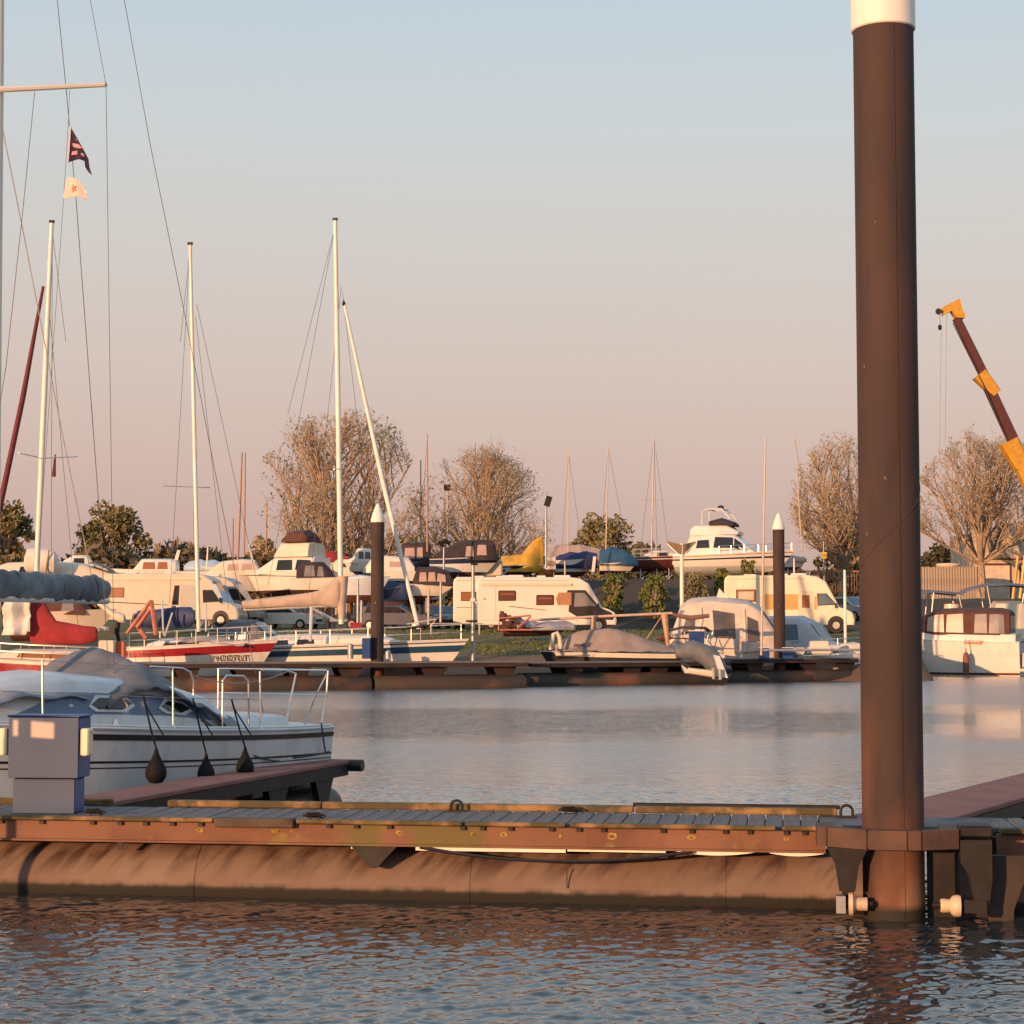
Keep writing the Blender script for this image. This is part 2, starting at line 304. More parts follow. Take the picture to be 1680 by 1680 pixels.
def bare_tree(px,py_base,py_top,halfpx,Y,label,seed,trunk=.17,lean=0):
    """vase-shaped early-spring tree: short trunk, fanning limbs, fine twigs with budding leaves"""
    r=random.Random(seed); k=Y/F; x=xat(px,Y); z0=ground_z(x,Y)-.1
    Ht=zat(py_top,Y)-z0; W=halfpx*k
    t=thing('willow_tree',label,'tree',(x,Y,z0),group='bare trees behind the boat yard')
    br=MB(); lf=MB()
    fork=Ht*trunk
    br.tube([(0,0,0),(.05,.02,fork*.5),(lean*.2,0,fork*1.02)],[.34*Ht/11,.27*Ht/11,.22*Ht/11],7)
    def inside(p): 
        q=((p.x-lean)/W)**2+((p.y)/W)**2; zc=Ht*.52; h=(p.z-zc)/(Ht*.48 if p.z>zc else Ht*.68)
        az=math.atan2(p.y,p.x); return (q**1.3+abs(h)**2.6)*(1+.16*sin(3*az+seed)+.13*sin(7*az+4*p.z/Ht+seed)+.10*sin(9*p.z/Ht+2*az))
    def limb(p,d,L,rad,lev):
        n=5 if lev<2 else 4; pts=[p]; q=p.copy(); dd=d.copy(); 
        for i in range(n):
            dd=(dd+Vector((r.gauss(0,.13),r.gauss(0,.13),r.gauss(0,.09)+(.10 if lev<2 else .04)))).normalized()
            q=q+dd*(L/n)
            if inside(q)>1.12 and i>0: break
            pts.append(q.copy())
        n=len(pts)-1
        br.tube(pts,[rad*(1-.72*i/n) for i in range(n+1)],5 if lev<1 else (4 if lev<2 else 3),False)
        if lev>=2:
            if lev==3 or r.random()<.2:
                for i in range(1,n+1):
                    if r.random()<(.36 if inside(pts[i])>.45 else .05):
                        for _ in range(r.choice((1,1,2))): leafquad(lf,pts[i]+Vector((r.gauss(0,.1),r.gauss(0,.1),r.gauss(0,.1))),r.uniform(.06,.13)*Ht/11,r)
        if lev<3:
            m=(12,7,4)[lev]
            for j in range(m):
                f=.22+.78*(j+r.random())/m; i=min(n-1,int(f*n)); b=pts[i].lerp(pts[i+1],f*n-i)
                if lev>0 and inside(b)>1.0: continue
                sdir=Vector((r.gauss(0,1),r.gauss(0,1),r.gauss(0,.55)+.25)).normalized()
                nd=(dd*.75+sdir*(.62 if lev<2 else .8)).normalized()
                limb(b,nd,L*r.uniform(.38,.62),rad*(1-.62*f)*.66,lev+1)
    m=11
    for j in range(m):
        a=2*PI*j*.618+r.uniform(-.25,.25); tl=(.12,.3,.45,.6,.7,.8,.9,.98,1.06,1.14,1.22)[j]
        d=Vector((cos(a)*sin(tl),sin(a)*sin(tl),cos(tl)))
        # length to the crown shell
        L=2.0
        for q in np.arange(1,Ht*1.1,.25):
            if inside(Vector((0,0,fork))+d*q)>1: break
            L=q
        limb(Vector((lean*.2,0,fork*.95)),d,L*1.0,.15*Ht/11*(1.2 if tl<.6 else .9),0)
    br.build('trunk',bark,t); lf.build('crown',leafb,t)
def leaf_tree(px,py_base,py_top,halfpx,Y,label,seed,m=None,n=2600,name='leafy_tree',cat='tree',group=None,wide=1.0,size=.34):
    r=random.Random(seed); k=Y/F; x=xat(px,Y); z0=ground_z(x,Y)-.1
    Ht=zat(py_top,Y)-z0; W=halfpx*k
    t=thing(name,label,cat,(x,Y,z0),group=group)
    n=int(n*1.9); lf=MB(); br=MB()
    br.tube([(0,0,0),(0.1,0,Ht*.35),(0,0,Ht*.7)],[.03*Ht,.025*Ht,.008*Ht],6)
    cl=[]
    for i in range(40):
        a=i*2.4+r.uniform(-.5,.5); u=r.uniform(.15,1)**.5; zz=.10+.80*((i*7)%40+r.random())/40; w=W*(1-abs(zz-.42)**2*2.3)*.86
        c=Vector((cos(a)*u*w*wide,sin(a)*u*w,zz*Ht)); cl.append((c,r.uniform(.17,.32)*min(W,Ht*.6)))
        br.tube([(0,0,Ht*min(.6,zz*.5)),c*.6+Vector((0,0,c.z*.3)),c],[.012*Ht,.008*Ht,.003*Ht],4,False)
    for i in range(n):
        c,q=r.choice(cl); d=Vector((r.gauss(0,1),r.gauss(0,1),r.gauss(0,.8))).normalized()*q*(r.random()**.45)*1.15
        p=c+d
        if p.z>.02: leafquad(lf,p,r.uniform(.5,1.1)*size,r)
    br.build('trunk',bark,t); lf.build('crown',m or leafg,t)
bare_tree(556,930,690,144,150,'largest bare fan-shaped tree, behind the tall white mast',21,.15)
bare_tree(785,925,742,112,152,'bare round-headed tree beside the small round lamp and tall lamp post',22,.14)
bare_tree(1383,940,716,88,150,'bare tree partly hidden behind the big brown pile',23,.2,.2)
bare_tree(1612,940,724,108,148,'bare tree in front of the pale shed beside the crane',24,.24)
leaf_tree(183,915,820,68,170,'olive green bushy tree with ragged top above the motorhome roof',31,n=3200)
leaf_tree(8,915,808,48,165,'olive green tree cut by the frame behind the red furled sail',32,n=2600)
leaf_tree(985,905,838,66,215,'broad low dome-shaped green tree behind the blue covered boats',33,n=3400,wide=1.15)
leaf_tree(1395,930,868,60,175,'low dark bush behind the railing by the big pile',34,leafd,1500,'bush','bush')
leaf_tree(1555,930,892,52,178,'dark clipped hedge above the corrugated fence',35,leafd,1600,'hedge','hedge',wide=1.3)
leaf_tree(255,915,893,30,175,'low dark shrub beside the bushy tree',36,leafd,700,'bush','bush')
leaf_tree(432,925,872,34,178,'thin brownish scrub beside the fan-shaped tree',37,leafb,900,'scrub','bush')
leaf_tree(660,930,868,48,168,'brownish undergrowth between the two bare trees',38,leafb,1500,'scrub','bush')
for i,(px,pb,pt,hw,Yv,lab) in enumerate([(1008,985,935,22,127,'dark green shrub on the earth slope under the teal boat'),(1074,985,938,24,127,'green shrub on the slope below the dark red yacht'),
    (1140,1010,935,26,126,'dark green shrub beside the double headed lamp'),(1185,985,925,15,128,'yellow green shrub with upright shoots by the motor yacht'),(1228,965,912,16,129,'small bright green shrub under the yacht bow')]):
    leaf_tree(px,pb,pt,hw,Yv,lab,50+i,leafy if i!=2 else leafg,520,'shrub','shrub','shrubs on the earth slope',size=.2)
fr=random.Random(5); fo=MB()
for i in range(9000):
    x=fr.uniform(-110,110); y=fr.uniform(326,352); h=14+1.6*sin(x*.09)+1.2*sin(x*.31+1); z=fr.uniform(.5,1)*h if fr.random()<.7 else fr.uniform(0,h)
    leafquad(fo,(x,y,1.5+z),fr.uniform(.7,1.6),fr)
fo.build('treeline',leafd,None,kind='stuff')
un=MB()
for i in range(8000):
    x=fr.uniform(-48,-1); y=fr.uniform(162,169); h=5.2+.9*sin(x*.35)+.8*sin(x*.9+2); z=fr.uniform(0,1)**.8*h
    leafquad(un,(x,y,ground_z(x,y)+z),fr.uniform(.3,.75),fr)
un.build('undergrowth',mat('brown_scrub',(.11,.085,.05),.85,var=.4,scale=.25,col2=(.17,.13,.075)),None,kind='stuff')
gr=MB(); grm=mat('grass_blades',(.085,.115,.028),.9,var=.4,scale=.7,col2=(.14,.14,.045))
for i in range(14000):
    x=fr.uniform(-16,13); y=fr.uniform(93.3,118) if fr.random()<.75 else fr.uniform(93,97); z=ground_z(x,y); h=fr.uniform(.04,.15); a=fr.uniform(0,3.14)
    dx,dy=.05*cos(a),.05*sin(a); l=fr.gauss(0,.06)
    gr.add([(x-dx,y-dy,z),(x+dx,y+dy,z),(x+l,y,z+h)],[(0,1,2)])
gr.build('grass',grm,None,kind='stuff')
# ---------------------------------------------------------------- near jetty
JR=math.atan2(-.143,1.0); J0=Vector((-4.38,16.35,0))
je=Vector((cos(JR),sin(JR),0)); jn=Vector((-sin(JR),cos(JR),0))
def J(x,y,z=0): return J0+je*x+jn*y+Vector((0,0,z+.03))
rust=mat('rusted_steel',(.20,.075,.035),.75,.15,var=.3,scale=1.3,col2=(.27,.115,.055),stretch=(1,1,1.5),bump=.25,bscale=30)
layer(rust,(.10,.035,.02),2.2,.55,.75,(1,1,.4))
fascm=mat('rusty_fascia_steel',(.165,.074,.042),.75,.1,var=.3,scale=1.1,col2=(.21,.10,.06),stretch=(1,1,2),bump=.2,bscale=22)
layer(fascm,(.11,.045,.03),1.6,.50,.72); layer(fascm,(.20,.15,.045),2.6,.59,.66)
tubem=mat('weathered_shade_streaked_steel',(.16,.10,.075),.8,.05,var=.25,scale=1.2,col2=(.21,.15,.115),bump=.15,bscale=18)
layer(tubem,(.055,.028,.021),3.0,.44,.64,(3.4,1,.45),rot=R(38),zr=(.10,.30)); layer(tubem,(.07,.03,.02),1.1,.45,.7,zr=(.25,.42)); layer(tubem,(.03,.022,.011),5,.42,.60,(1,1,.5),zr=(.10,.05)); layer(tubem,(.014,.012,.007),4,.30,.48,(1,1,.4),zr=(.07,.035)); layer(tubem,(.012,.010,.006),1.5,.05,.12,zr=(.06,.03))  # slanted streaks: shadows from the beam above, painted into the tube colour
plk=mat('weathered_plank',(.10,.10,.105),.85,var=.3,scale=5,col2=(.16,.15,.145),stretch=(6,.7,6),bump=.4,bscale=14)
edgew=mat('edge_timber',(.24,.125,.05),.8,var=.35,scale=3,col2=(.34,.21,.085),stretch=(.8,6,6),bump=.5,bscale=20)
layer(edgew,(.10,.08,.03),5,.52,.66)
whitep=mat('white_conduit_plastic',(.82,.80,.76),.4,var=.04)
darks=mat('dark_bracket_steel',(.013,.010,.010),.6,.3,var=.4,scale=6)
moss=mat('yellow_lichen',(.34,.24,.05),.9,var=.4,scale=30)
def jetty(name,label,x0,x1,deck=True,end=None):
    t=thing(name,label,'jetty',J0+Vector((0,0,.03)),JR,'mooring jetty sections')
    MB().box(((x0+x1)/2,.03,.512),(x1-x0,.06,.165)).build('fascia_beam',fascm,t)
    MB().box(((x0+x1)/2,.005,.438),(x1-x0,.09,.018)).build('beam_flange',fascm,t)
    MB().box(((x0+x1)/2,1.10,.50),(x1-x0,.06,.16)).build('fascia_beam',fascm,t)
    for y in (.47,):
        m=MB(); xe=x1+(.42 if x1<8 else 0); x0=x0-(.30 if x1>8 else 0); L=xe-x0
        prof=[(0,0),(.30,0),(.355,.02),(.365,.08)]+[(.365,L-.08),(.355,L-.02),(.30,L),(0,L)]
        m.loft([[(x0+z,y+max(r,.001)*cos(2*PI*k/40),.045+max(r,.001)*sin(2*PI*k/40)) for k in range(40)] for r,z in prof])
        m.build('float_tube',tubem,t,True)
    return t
jt=jetty('jetty',"long rusty steel jetty with plank deck crossing the whole picture",-7.5,6.95)
# planks: every one a board of its own
pm=MB().bbox((0,0,0),(.138,1.0,.038),.006)
def planks(t,x0,x1):
    p0=None; x=x0+.07; i=0; rr=random.Random(int(x0*10))
    while x<x1-.06:
        if p0 is None: p0=pm.build('plank',plk,t,loc=(x,.57,.604)); o=p0
        else: o=share(p0,t,(x,.57+rr.uniform(-.006,.006),.604+rr.uniform(-.002,.003)))
        x+=.146
planks(jt,-7.4,7.0)
def pj(px,y,z=.6):
    """photo column -> jetty x at jetty depth y"""
    x=0.0
    for _ in range(8):
        q=J(x,y,z); u=840+F*q.x/(q.y*CT+(q.z-CAMH)*ST); x+=(px-u)/200
    return x
# lit timber edging on the near side, kerb strips on the far side
xs=[-7.5,pj(-20,0),pj(102,0),pj(354,0)]
segs=[(-7.5,pj(352,0)),(pj(486,0),pj(760,0)),(pj(763,0),pj(930,0)),(pj(934,0),pj(1274,0)),(pj(1282,0),6.93)]
for a,b in segs: MB().bbox(((a+b)/2,.005,.620),(b-a-.012,.09,.034),.008).build('edge_board',edgew,jt)
MB().bbox(((pj(354,0)+pj(484,0))/2,-.012,.606),(pj(484,0)-pj(354,0),.11,.075),.008).build('bumper_board',mat('dark_bumper_timber',(.07,.05,.035),.85,var=.3,scale=6),jt)
for a,b,h in [(-7.5,pj(27,1.1),.06),(pj(120,1.1),pj(184,1.1),.06),(pj(277,1.1),pj(528,1.1),.06),(pj(530,1.1),pj(1040,1.1),.06)]:
    MB().bbox(((a+b)/2,1.10,.655),(b-a,.09,h),.01).build('kerb_board',edgew,jt)
a,b=pj(1042,1.08),pj(1374,1.08)
MB().bbox(((a+b)/2,1.09,.655),(b-a,.09,.06),.01).build('kerb_board',edgew,jt)
MB().bbox(((a+b)/2,1.165,.688),(b-a+.05,.05,.035),.008).build('kerb_rail',darks,jt)
bolt=None
for px in [3,70,153,198,240,284,330,395,540,585,640,705,760,792,838,868,905,950,990,1040,1088,1135,1190,1230,1290,1320]:
    x=pj(px,0)
    if px in (705,868,1040): continue
    if bolt is None: bolt=MB().box((0,-.012,0),(.04,.03,.028)).build('fixing_bolt',darks,jt,loc=(x,0,.583))
    else: share(bolt,jt,(x,0,.583))
layer(fascm,(.13,.10,.03),2.2,.36,.50,xr=(pj(540,0),pj(850,0))); layer(edgew,(.08,.06,.022),3.5,.40,.55,(1,1,1))
# yellow lichen rings on the fascia
for i,(px,r0,n) in enumerate([(452,.035,9),(478,.012,8),(656,.026,9),(920,.024,8),(1004,.036,10),(1134,.026,9),(1158,.011,8),(1290,.018,8),(328,.024,8),(775,.020,8),(826,.024,9)]):
    x=pj(px,0); rr=random.Random(i); m=MB(); ang0=rr.uniform(0,6)
    outer=[(x+r0*1.25*rr.uniform(.8,1.2)*cos(2*PI*k/n+ang0),-.0035,.535+r0*.8*sin(2*PI*k/n+ang0)) for k in range(n)]
    inner=[(x+r0*.6*cos(2*PI*k/n+ang0),-.0035,.535+r0*.45*sin(2*PI*k/n+ang0)) for k in range(n)]
    m.loft([outer,inner],False) if i%3 else m.loft([outer,inner])
    m.build('lichen_patch',moss,jt)
# conduit strips, sagging hose, bracket under the beam
def strip(pa,pb,za,zb,bul=0):
    a,b=pj(pa,.02,.42),pj(pb,.02,.42); n=10; top=[];bot=[]
    for i in range(n+1):
        q=i/n; top.append((a+(b-a)*q,.03,za)); bot.append((a+(b-a)*q,.03,za-(zb*(1-bul)+zb*bul*4*q*(1-q))))
    m=MB(); m.loft([[ (p[0],p[1]-.012,p[2]),(p[0],p[1]+.012,p[2]),(q[0],q[1]+.012,q[2]),(q[0],q[1]-.012,q[2])] for p,q in zip(top,bot)]); m.build('conduit',whitep,jt)
strip(682,928,.430,.036); strip(931,1092,.430,.024); strip(1106,1240,.430,.038,.8); strip(1262,1352,.428,.032,.7); strip(576,590,.43,.03)
m=MB(); m.tube(sag(J(pj(690,0),-.02,.43)-J0,J(pj(1135,0),-.02,.43)-J0,.075,18),.014,6)
hs=MB(); hs.tube(sag((pj(690,0),-.03,.425),(pj(1135,0),-.03,.425),.095,20),.014,6); hs.build('hose',black,jt,True)
a=pj(612,0); MB().prism([(a-.19,.425),(a+.20,.425),(a+.03,.245),(a-.02,.245)],.0,.10).build('bracket',darks,jt)
MB().box((pj(930,.1),.094,.18),(.006,.01,.16)).build('weld_seam',darks,jt)
for px in (-110,318,770,1190):   # circumferential joints of the float tube
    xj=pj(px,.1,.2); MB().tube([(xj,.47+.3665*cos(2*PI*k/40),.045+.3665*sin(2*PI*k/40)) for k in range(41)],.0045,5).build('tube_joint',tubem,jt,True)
for px in (196,640,1075):       # hanger straps between beam and float
    xj=pj(px,.05,.4); MB().box((xj,.075,.40),(.05,.012,.09)).build('hanger_strap',darks,jt)
# rings and cleats standing on the deck
def ring(px,y,name,lab,r=.05):
    x=pj(px,y,.66); t=thing(name,lab,'mooring ring',J(x,y,.622),JR)
    MB().tube([(-r,0,0)]+[(-r*cos(PI*k/8),0,.05+r*sin(PI*k/8)) for k in range(9)]+[(r,0,0)],.012,8).build('hoop',darks,t,True)
    MB().box((0,0,.006),(.17,.06,.012)).build('base_plate',darks,t)
ring(749,.98,'mooring_ring','upright iron mooring ring at the middle of the plank deck')
ring(1389,.98,'mooring_ring','upright iron mooring ring beside the big brown pile')
def cleat(px,y,lab):
    x=pj(px,y,.64); t=thing('cleat',lab,'cleat',J(x,y,.622),JR)
    MB().tube([(-.10,0,.03),(-.04,0,.042),(.04,0,.042),(.10,0,.03)],[.009,.013,.013,.009],8).build('horn',darks,t,True)
    m=MB(); m.box((-.035,0,.018),(.02,.02,.045)); m.box((.035,0,.018),(.02,.02,.045)); m.build('foot',darks,t)
    MB().tube([(.075*cos(a*.9),.03*sin(a*.9),.012+.0035*a) for a in range(14)],.007,6).build('rope_turns',rope,t,True)
cleat(935,.98,'iron cleat with rope turns on the far edge of the deck')
cleat(516,.14,'iron cleat near the dark bumper board of the jetty')
cleat(155,.22,'iron cleat beside the grey service pedestal')
# second section
jr=jetty('jetty','short rusty jetty section beyond the big pile',8.28,13.5); planks(jr,8.32,13.4)
MB().bbox(((8.30+13.5)/2,.005,.622),(5.18,.10,.042),.008).build('edge_board',edgew,jr)
# end frames that hold the pile collar
col=thing('pile_collar','heavy steel collar frame with cream rollers holding the big pile','pile guide',J(7.62,-.24,0),JR)
m=MB()
hexo=[(-.75,.18),(-.75,-.16),(-.67,-.24),(-.37,-.40),(-.07,-.42),(.04,-.40),(.33,-.26),(.33,.18)]
hexi=[(-.62,.18),(-.62,-.08),(-.56,-.15),(-.33,-.28),(-.10,-.295),(.02,-.28),(.20,-.17),(.20,.18)]
csteel=mat('collar_steel',(.055,.032,.026),.75,.1,var=.4,scale=3,col2=(.11,.058,.038),bump=.2,bscale=25)
for i in range(len(hexo)-1):   # welded facet plates, each a piece of its own
    (ax,ay),(bx,by)=hexo[i],hexo[i+1]; (cx,cy),(dx,dy)=hexi[i],hexi[i+1]; g_=.006; L_=math.hypot(bx-ax,by-ay); ux,uy=(bx-ax)/L_*g_,(by-ay)/L_*g_
    o_=MB().loft([[(ax+ux,ay+uy,.53),(ax+ux,ay+uy,.675),(cx+ux,cy+uy,.675),(cx+ux,cy+uy,.53)],[(bx-ux,by-uy,.53),(bx-ux,by-uy,.675),(dx-ux,dy-uy,.675),(dx-ux,dy-uy,.53)]]).build('collar_plate',csteel,col)
MB().loft([[(ax*.985-.002,ay*.985,.545),(ax*.985-.002,ay*.985,.66),(cx*1.01,cy*1.01,.66),(cx*1.01,cy*1.01,.545)] for (ax,ay),(cx,cy) in zip(hexo,hexi)]).build('collar_core',darks,col)
cream=mat('cream_nylon_roller',(.55,.42,.29),.5,var=.15)
MB().prism([(-.67,.528),(-.36,.528),(-.43,.40),(-.46,.20),(-.58,.20),(-.61,.40)],-.30,-.20).build('bracket',darks,col)
MB().prism([(-.56,.528),(-.46,.528),(-.47,.05),(-.55,.05)],-.20,.05).build('bracket',darks,col)
MB().box((-.57,-.27,.10),(.07,.12,.13)).build('axle_plate',galv,col)
for prof,xo in (([(.03,-.045),(.085,-.04),(.09,-.01),(.065,.0),(.05,.02),(.052,.04),(.052,.10),(.03,.105)],-.47),([(.05,-.09),(.055,-.07),(.05,-.02),(.075,.0),(.085,.03),(.08,.06),(.03,.065)],.27)):
    mm=MB(); mm.loft([[(xo+z,-.26+r*cos(2*PI*k/20),.10+r*sin(2*PI*k/20)) for k in range(20)] for r,z in prof]); mm.build('roller',cream,col,True)
MB().tube([(-.60,-.26,.10),(-.33,-.26,.10)],.025,8).build('axle',darks,col,True); MB().tube([(.12,-.26,.10),(.52,-.26,.10)],.025,8).build('axle',darks,col,True)
MB().box((.44,-.25,.10),(.17,.09,.10)).build('axle_plate',darks,col)
MB().prism([(.335,.60),(.57,.60),(.57,.30),(.53,.02),(.45,.02),(.40,.33),(.335,.42)],-.27,-.10).build('bracket',darks,col)
MB().box((.21,.06,.14),(.21,.05,.86)).build('end_plate',darks,col)
MB().bbox((.46,-.10,.66),(.25,.30,.09),.015).build('hinge_block',darks,col)
MB().prism([(.56,.46),(1.0,.46),(.82,.24),(.75,.05),(.74,-.3),(.54,-.3),(.57,.15)],-.06,.02).build('end_frame',mat('brown_frame_steel',(.035,.022,.018),.7,var=.3),col)
MB().box((.15,.40,.50),(1.2,.10,.12)).build('tie_beam',darks,col)
# corner plates behind the pile joining both jetty sections
cnr=thing('corner_platform','grey steel corner platform behind the big pile','platform',J(7.67,.70,0),JR)
MB().bbox((0,.02,.595),(1.52,.86,.045),.01).build('deck_plate',mat('grey_deck_plate',(.10,.10,.105),.8,var=.25,scale=4),cnr)
for a in(-.66,.66): MB().box((a,.02,.50),(.06,.86,.14)).build('side_beam',darks,cnr)
# ---------------------------------------------------------------- piles
pilem=mat('brown_coated_steel',(.040,.025,.023),.85,.0,var=.22,scale=1.2,col2=(.058,.033,.029),stretch=(1,1,.6),bump=.14,bscale=60)
layer(pilem,(.028,.02,.022),5,.50,.75,(1,1,.12)); layer(pilem,(.30,.25,.2),9,.72,.74,(1,1,.5),zr=(2.0,2.6)); layer(pilem,(.15,.062,.034),1.6,.42,.62,(1,1,.4),zr=(2.1,.7)); layer(pilem,(.24,.13,.075),3,.5,.65,(1,1,.6),zr=(.5,.1)); layer(pilem,(.02,.018,.012),2,.0,.08,zr=(.13,.07))
capm=mat('white_pile_cap',(.76,.72,.66),.4,var=.05,scale=2); layer(capm,(.5,.42,.34),3,.6,.8)
def pile(name,label,x,y,r,ztop,seam=True,group=None,straight=.10):
    t=thing(name,label,'pile',(x,y,0),group=group); n=48
    MB().lathe([(r,-1.5),(r,ztop)],n=n).build('shaft',pilem,t,True)
    MB().lathe([(r+.006,ztop-.03),(r+.016,ztop-.02),(r+.016,ztop+straight),(r*.93,ztop+straight+.12),(r*.62,ztop+straight+.38),(r*.25,ztop+straight+.60),(.01,ztop+straight+.66)],n=n).build('cap',capm,t,True)
    if seam: 
        MB().box((r*cos(R(-83)),r*sin(R(-83)),ztop/2-.5),(.014,.010,ztop+1.0),rz=R(7)).build('weld_seam',pilem,t)
        mm=MB(); mm.tube([((r+.001)*cos(R(a)),(r+.001)*sin(R(a)),2.75+(a+160)*.0040) for a in range(-180,1,6)],.004,4); mm.build('weld_seam',pilem,t)
PX,PY=P(1467,1490,15.05).x,15.05
ptop=zat(46,15.05)
pile('mooring_pile','huge brown steel pile with white cap rising in front of the jetty',PX,PY,.239,ptop,straight=.42)
# lean of the whole pile as photographed comes from the camera tilt only
# ---------------------------------------------------------------- finger piers
fdeck=mat('red_brown_deck_coating',(.20,.085,.07),.85,var=.2,scale=2,col2=(.25,.11,.09),bump=.3,bscale=40)
def finger(label,a,b,wid,endbar=True):
    a=Vector(a); b=Vector(b); a=a-(b-a).normalized()*.85; d=(b-a); L=d.length; rz=math.atan2(d.y,d.x)
    t=thing('finger_pier',label,'finger pier',(a.x,a.y,0),rz,'finger piers off the near jetty')
    MB().bbox((L/2,0,.585),(L,wid,.05),.01).build('deck',fdeck,t)
    for y in (-wid/2+.03,wid/2-.03): MB().box((L/2,y,.49),(L-.1,.05,.135)).build('side_beam',darks,t)
    if endbar:
        MB().tube([(L+.02,-wid/2-.16,.54),(L+.02,wid/2+.10,.54)],.075,12).build('end_fender',black,t,True)
    for x in (L*.42,L*.70,L*.90):
        MB().prism([(x-.30,.42),(x+.30,.42),(x+.12,.12),(x-.12,.12)],-wid/2+.06,-wid/2+.14).build('leg_plate',darks,t)
        MB().prism([(x-.30,.42),(x+.30,.42),(x+.12,.12),(x-.12,.12)],wid/2-.14,wid/2-.06).build('leg_plate',darks,t)
    m=MB(); m.loft([[(x,r*cos(2*PI*k/20)*.9,.02+r*sin(2*PI*k/20)) for k in range(20)] for x,r in ((L*.34,.05),(L*.35,.28),(L*.97,.28),(L*1.0,.24),(L*1.02,.14),(L*1.025,.02))]); m.build('float_tube',black,t,True)
    return t
fa=P(132,1310,18.3); fb=P(537,1250,24.4)
fing=finger('low red-brown finger pier beside the white sailing boat',(fa.x,fa.y),(fb.x,fb.y),.62)
fa2=P(1486,1384,16.9); fb2=P(1850,1292,25.0)
finger('red-brown finger pier running back behind the big pile',(fa2.x,fa2.y),(fb2.x,fb2.y),.85)
# ---------------------------------------------------------------- service pedestal
q=J(pj(80,.42,.62),.42,.625)
ped=thing('service_pedestal','grey and blue service pedestal with two lamp strips on the jetty','pedestal',q,JR+R(1.5))
MB().bbox((0,0,.15),(.55,.26,.30),.01).build('base',blueped,ped)
MB().bbox((0,0,.565),(.63,.31,.52),.01).build('body',blueped,ped)
MB().bbox((0,-.160,.565),(.62,.012,.515),.003).build('front_panel',mauve,ped)
MB().bbox((0,-.135,.15),(.545,.012,.295),.003).build('base_panel',mauve,ped)
MB().bbox((0,0,.836),(.65,.33,.018),.004).build('top_cover',blueped,ped)
lampm=mat('cream_socket_cover',(.78,.66,.45),.4,var=.05)
for s in (-1,1):
    MB().bbox((s*.365,-.10,.615),(.075,.13,.235),.01).build('socket_cover',lampm,ped)
MB().box((.40,-.07,.70),(.03,.05,.02)).build('latch',chrome,ped)
# invented box on a post, out of view, added to shade the pedestal front
sh=Vector((SUN_AZ[0],SUN_AZ[1],0)).normalized()*3.1
lp=Vector(q)+Vector((0,-.17,0))+sh+Vector((-.02,.02,0)); lz=.625
lk=thing('added_shade_box','grey cabinet mounted on a slim steel post added out of view to shade the pedestal','blocker',(lp.x,lp.y,.562),math.atan2(SUN_AZ[1],SUN_AZ[0])+PI/2)
MB().bbox((0,0,.78),(.58,.4,.64),.02).build('blocker',mauve,lk)
MB().tube([(0,0,-1.6),(0,0,.46)],.04,12).build('post',galv,lk,True)
m=MB()
for x,w_,h in ((-.25,.07,.17),(-.13,.10,.17),(.14,.10,.17),(.24,.10,.17)): m.box((x,0,1.10+h/2),(w_,.3,h))  # gaps shaped to let a patch of sun onto the pedestal top
m.box((0,0,1.29),(.60,.32,.025)); m.build('sun_gap_lid',mauve,lk)
MB().box((.12,-.26,.6),(.03,.03,.12)).build('handle',chrome,lk)
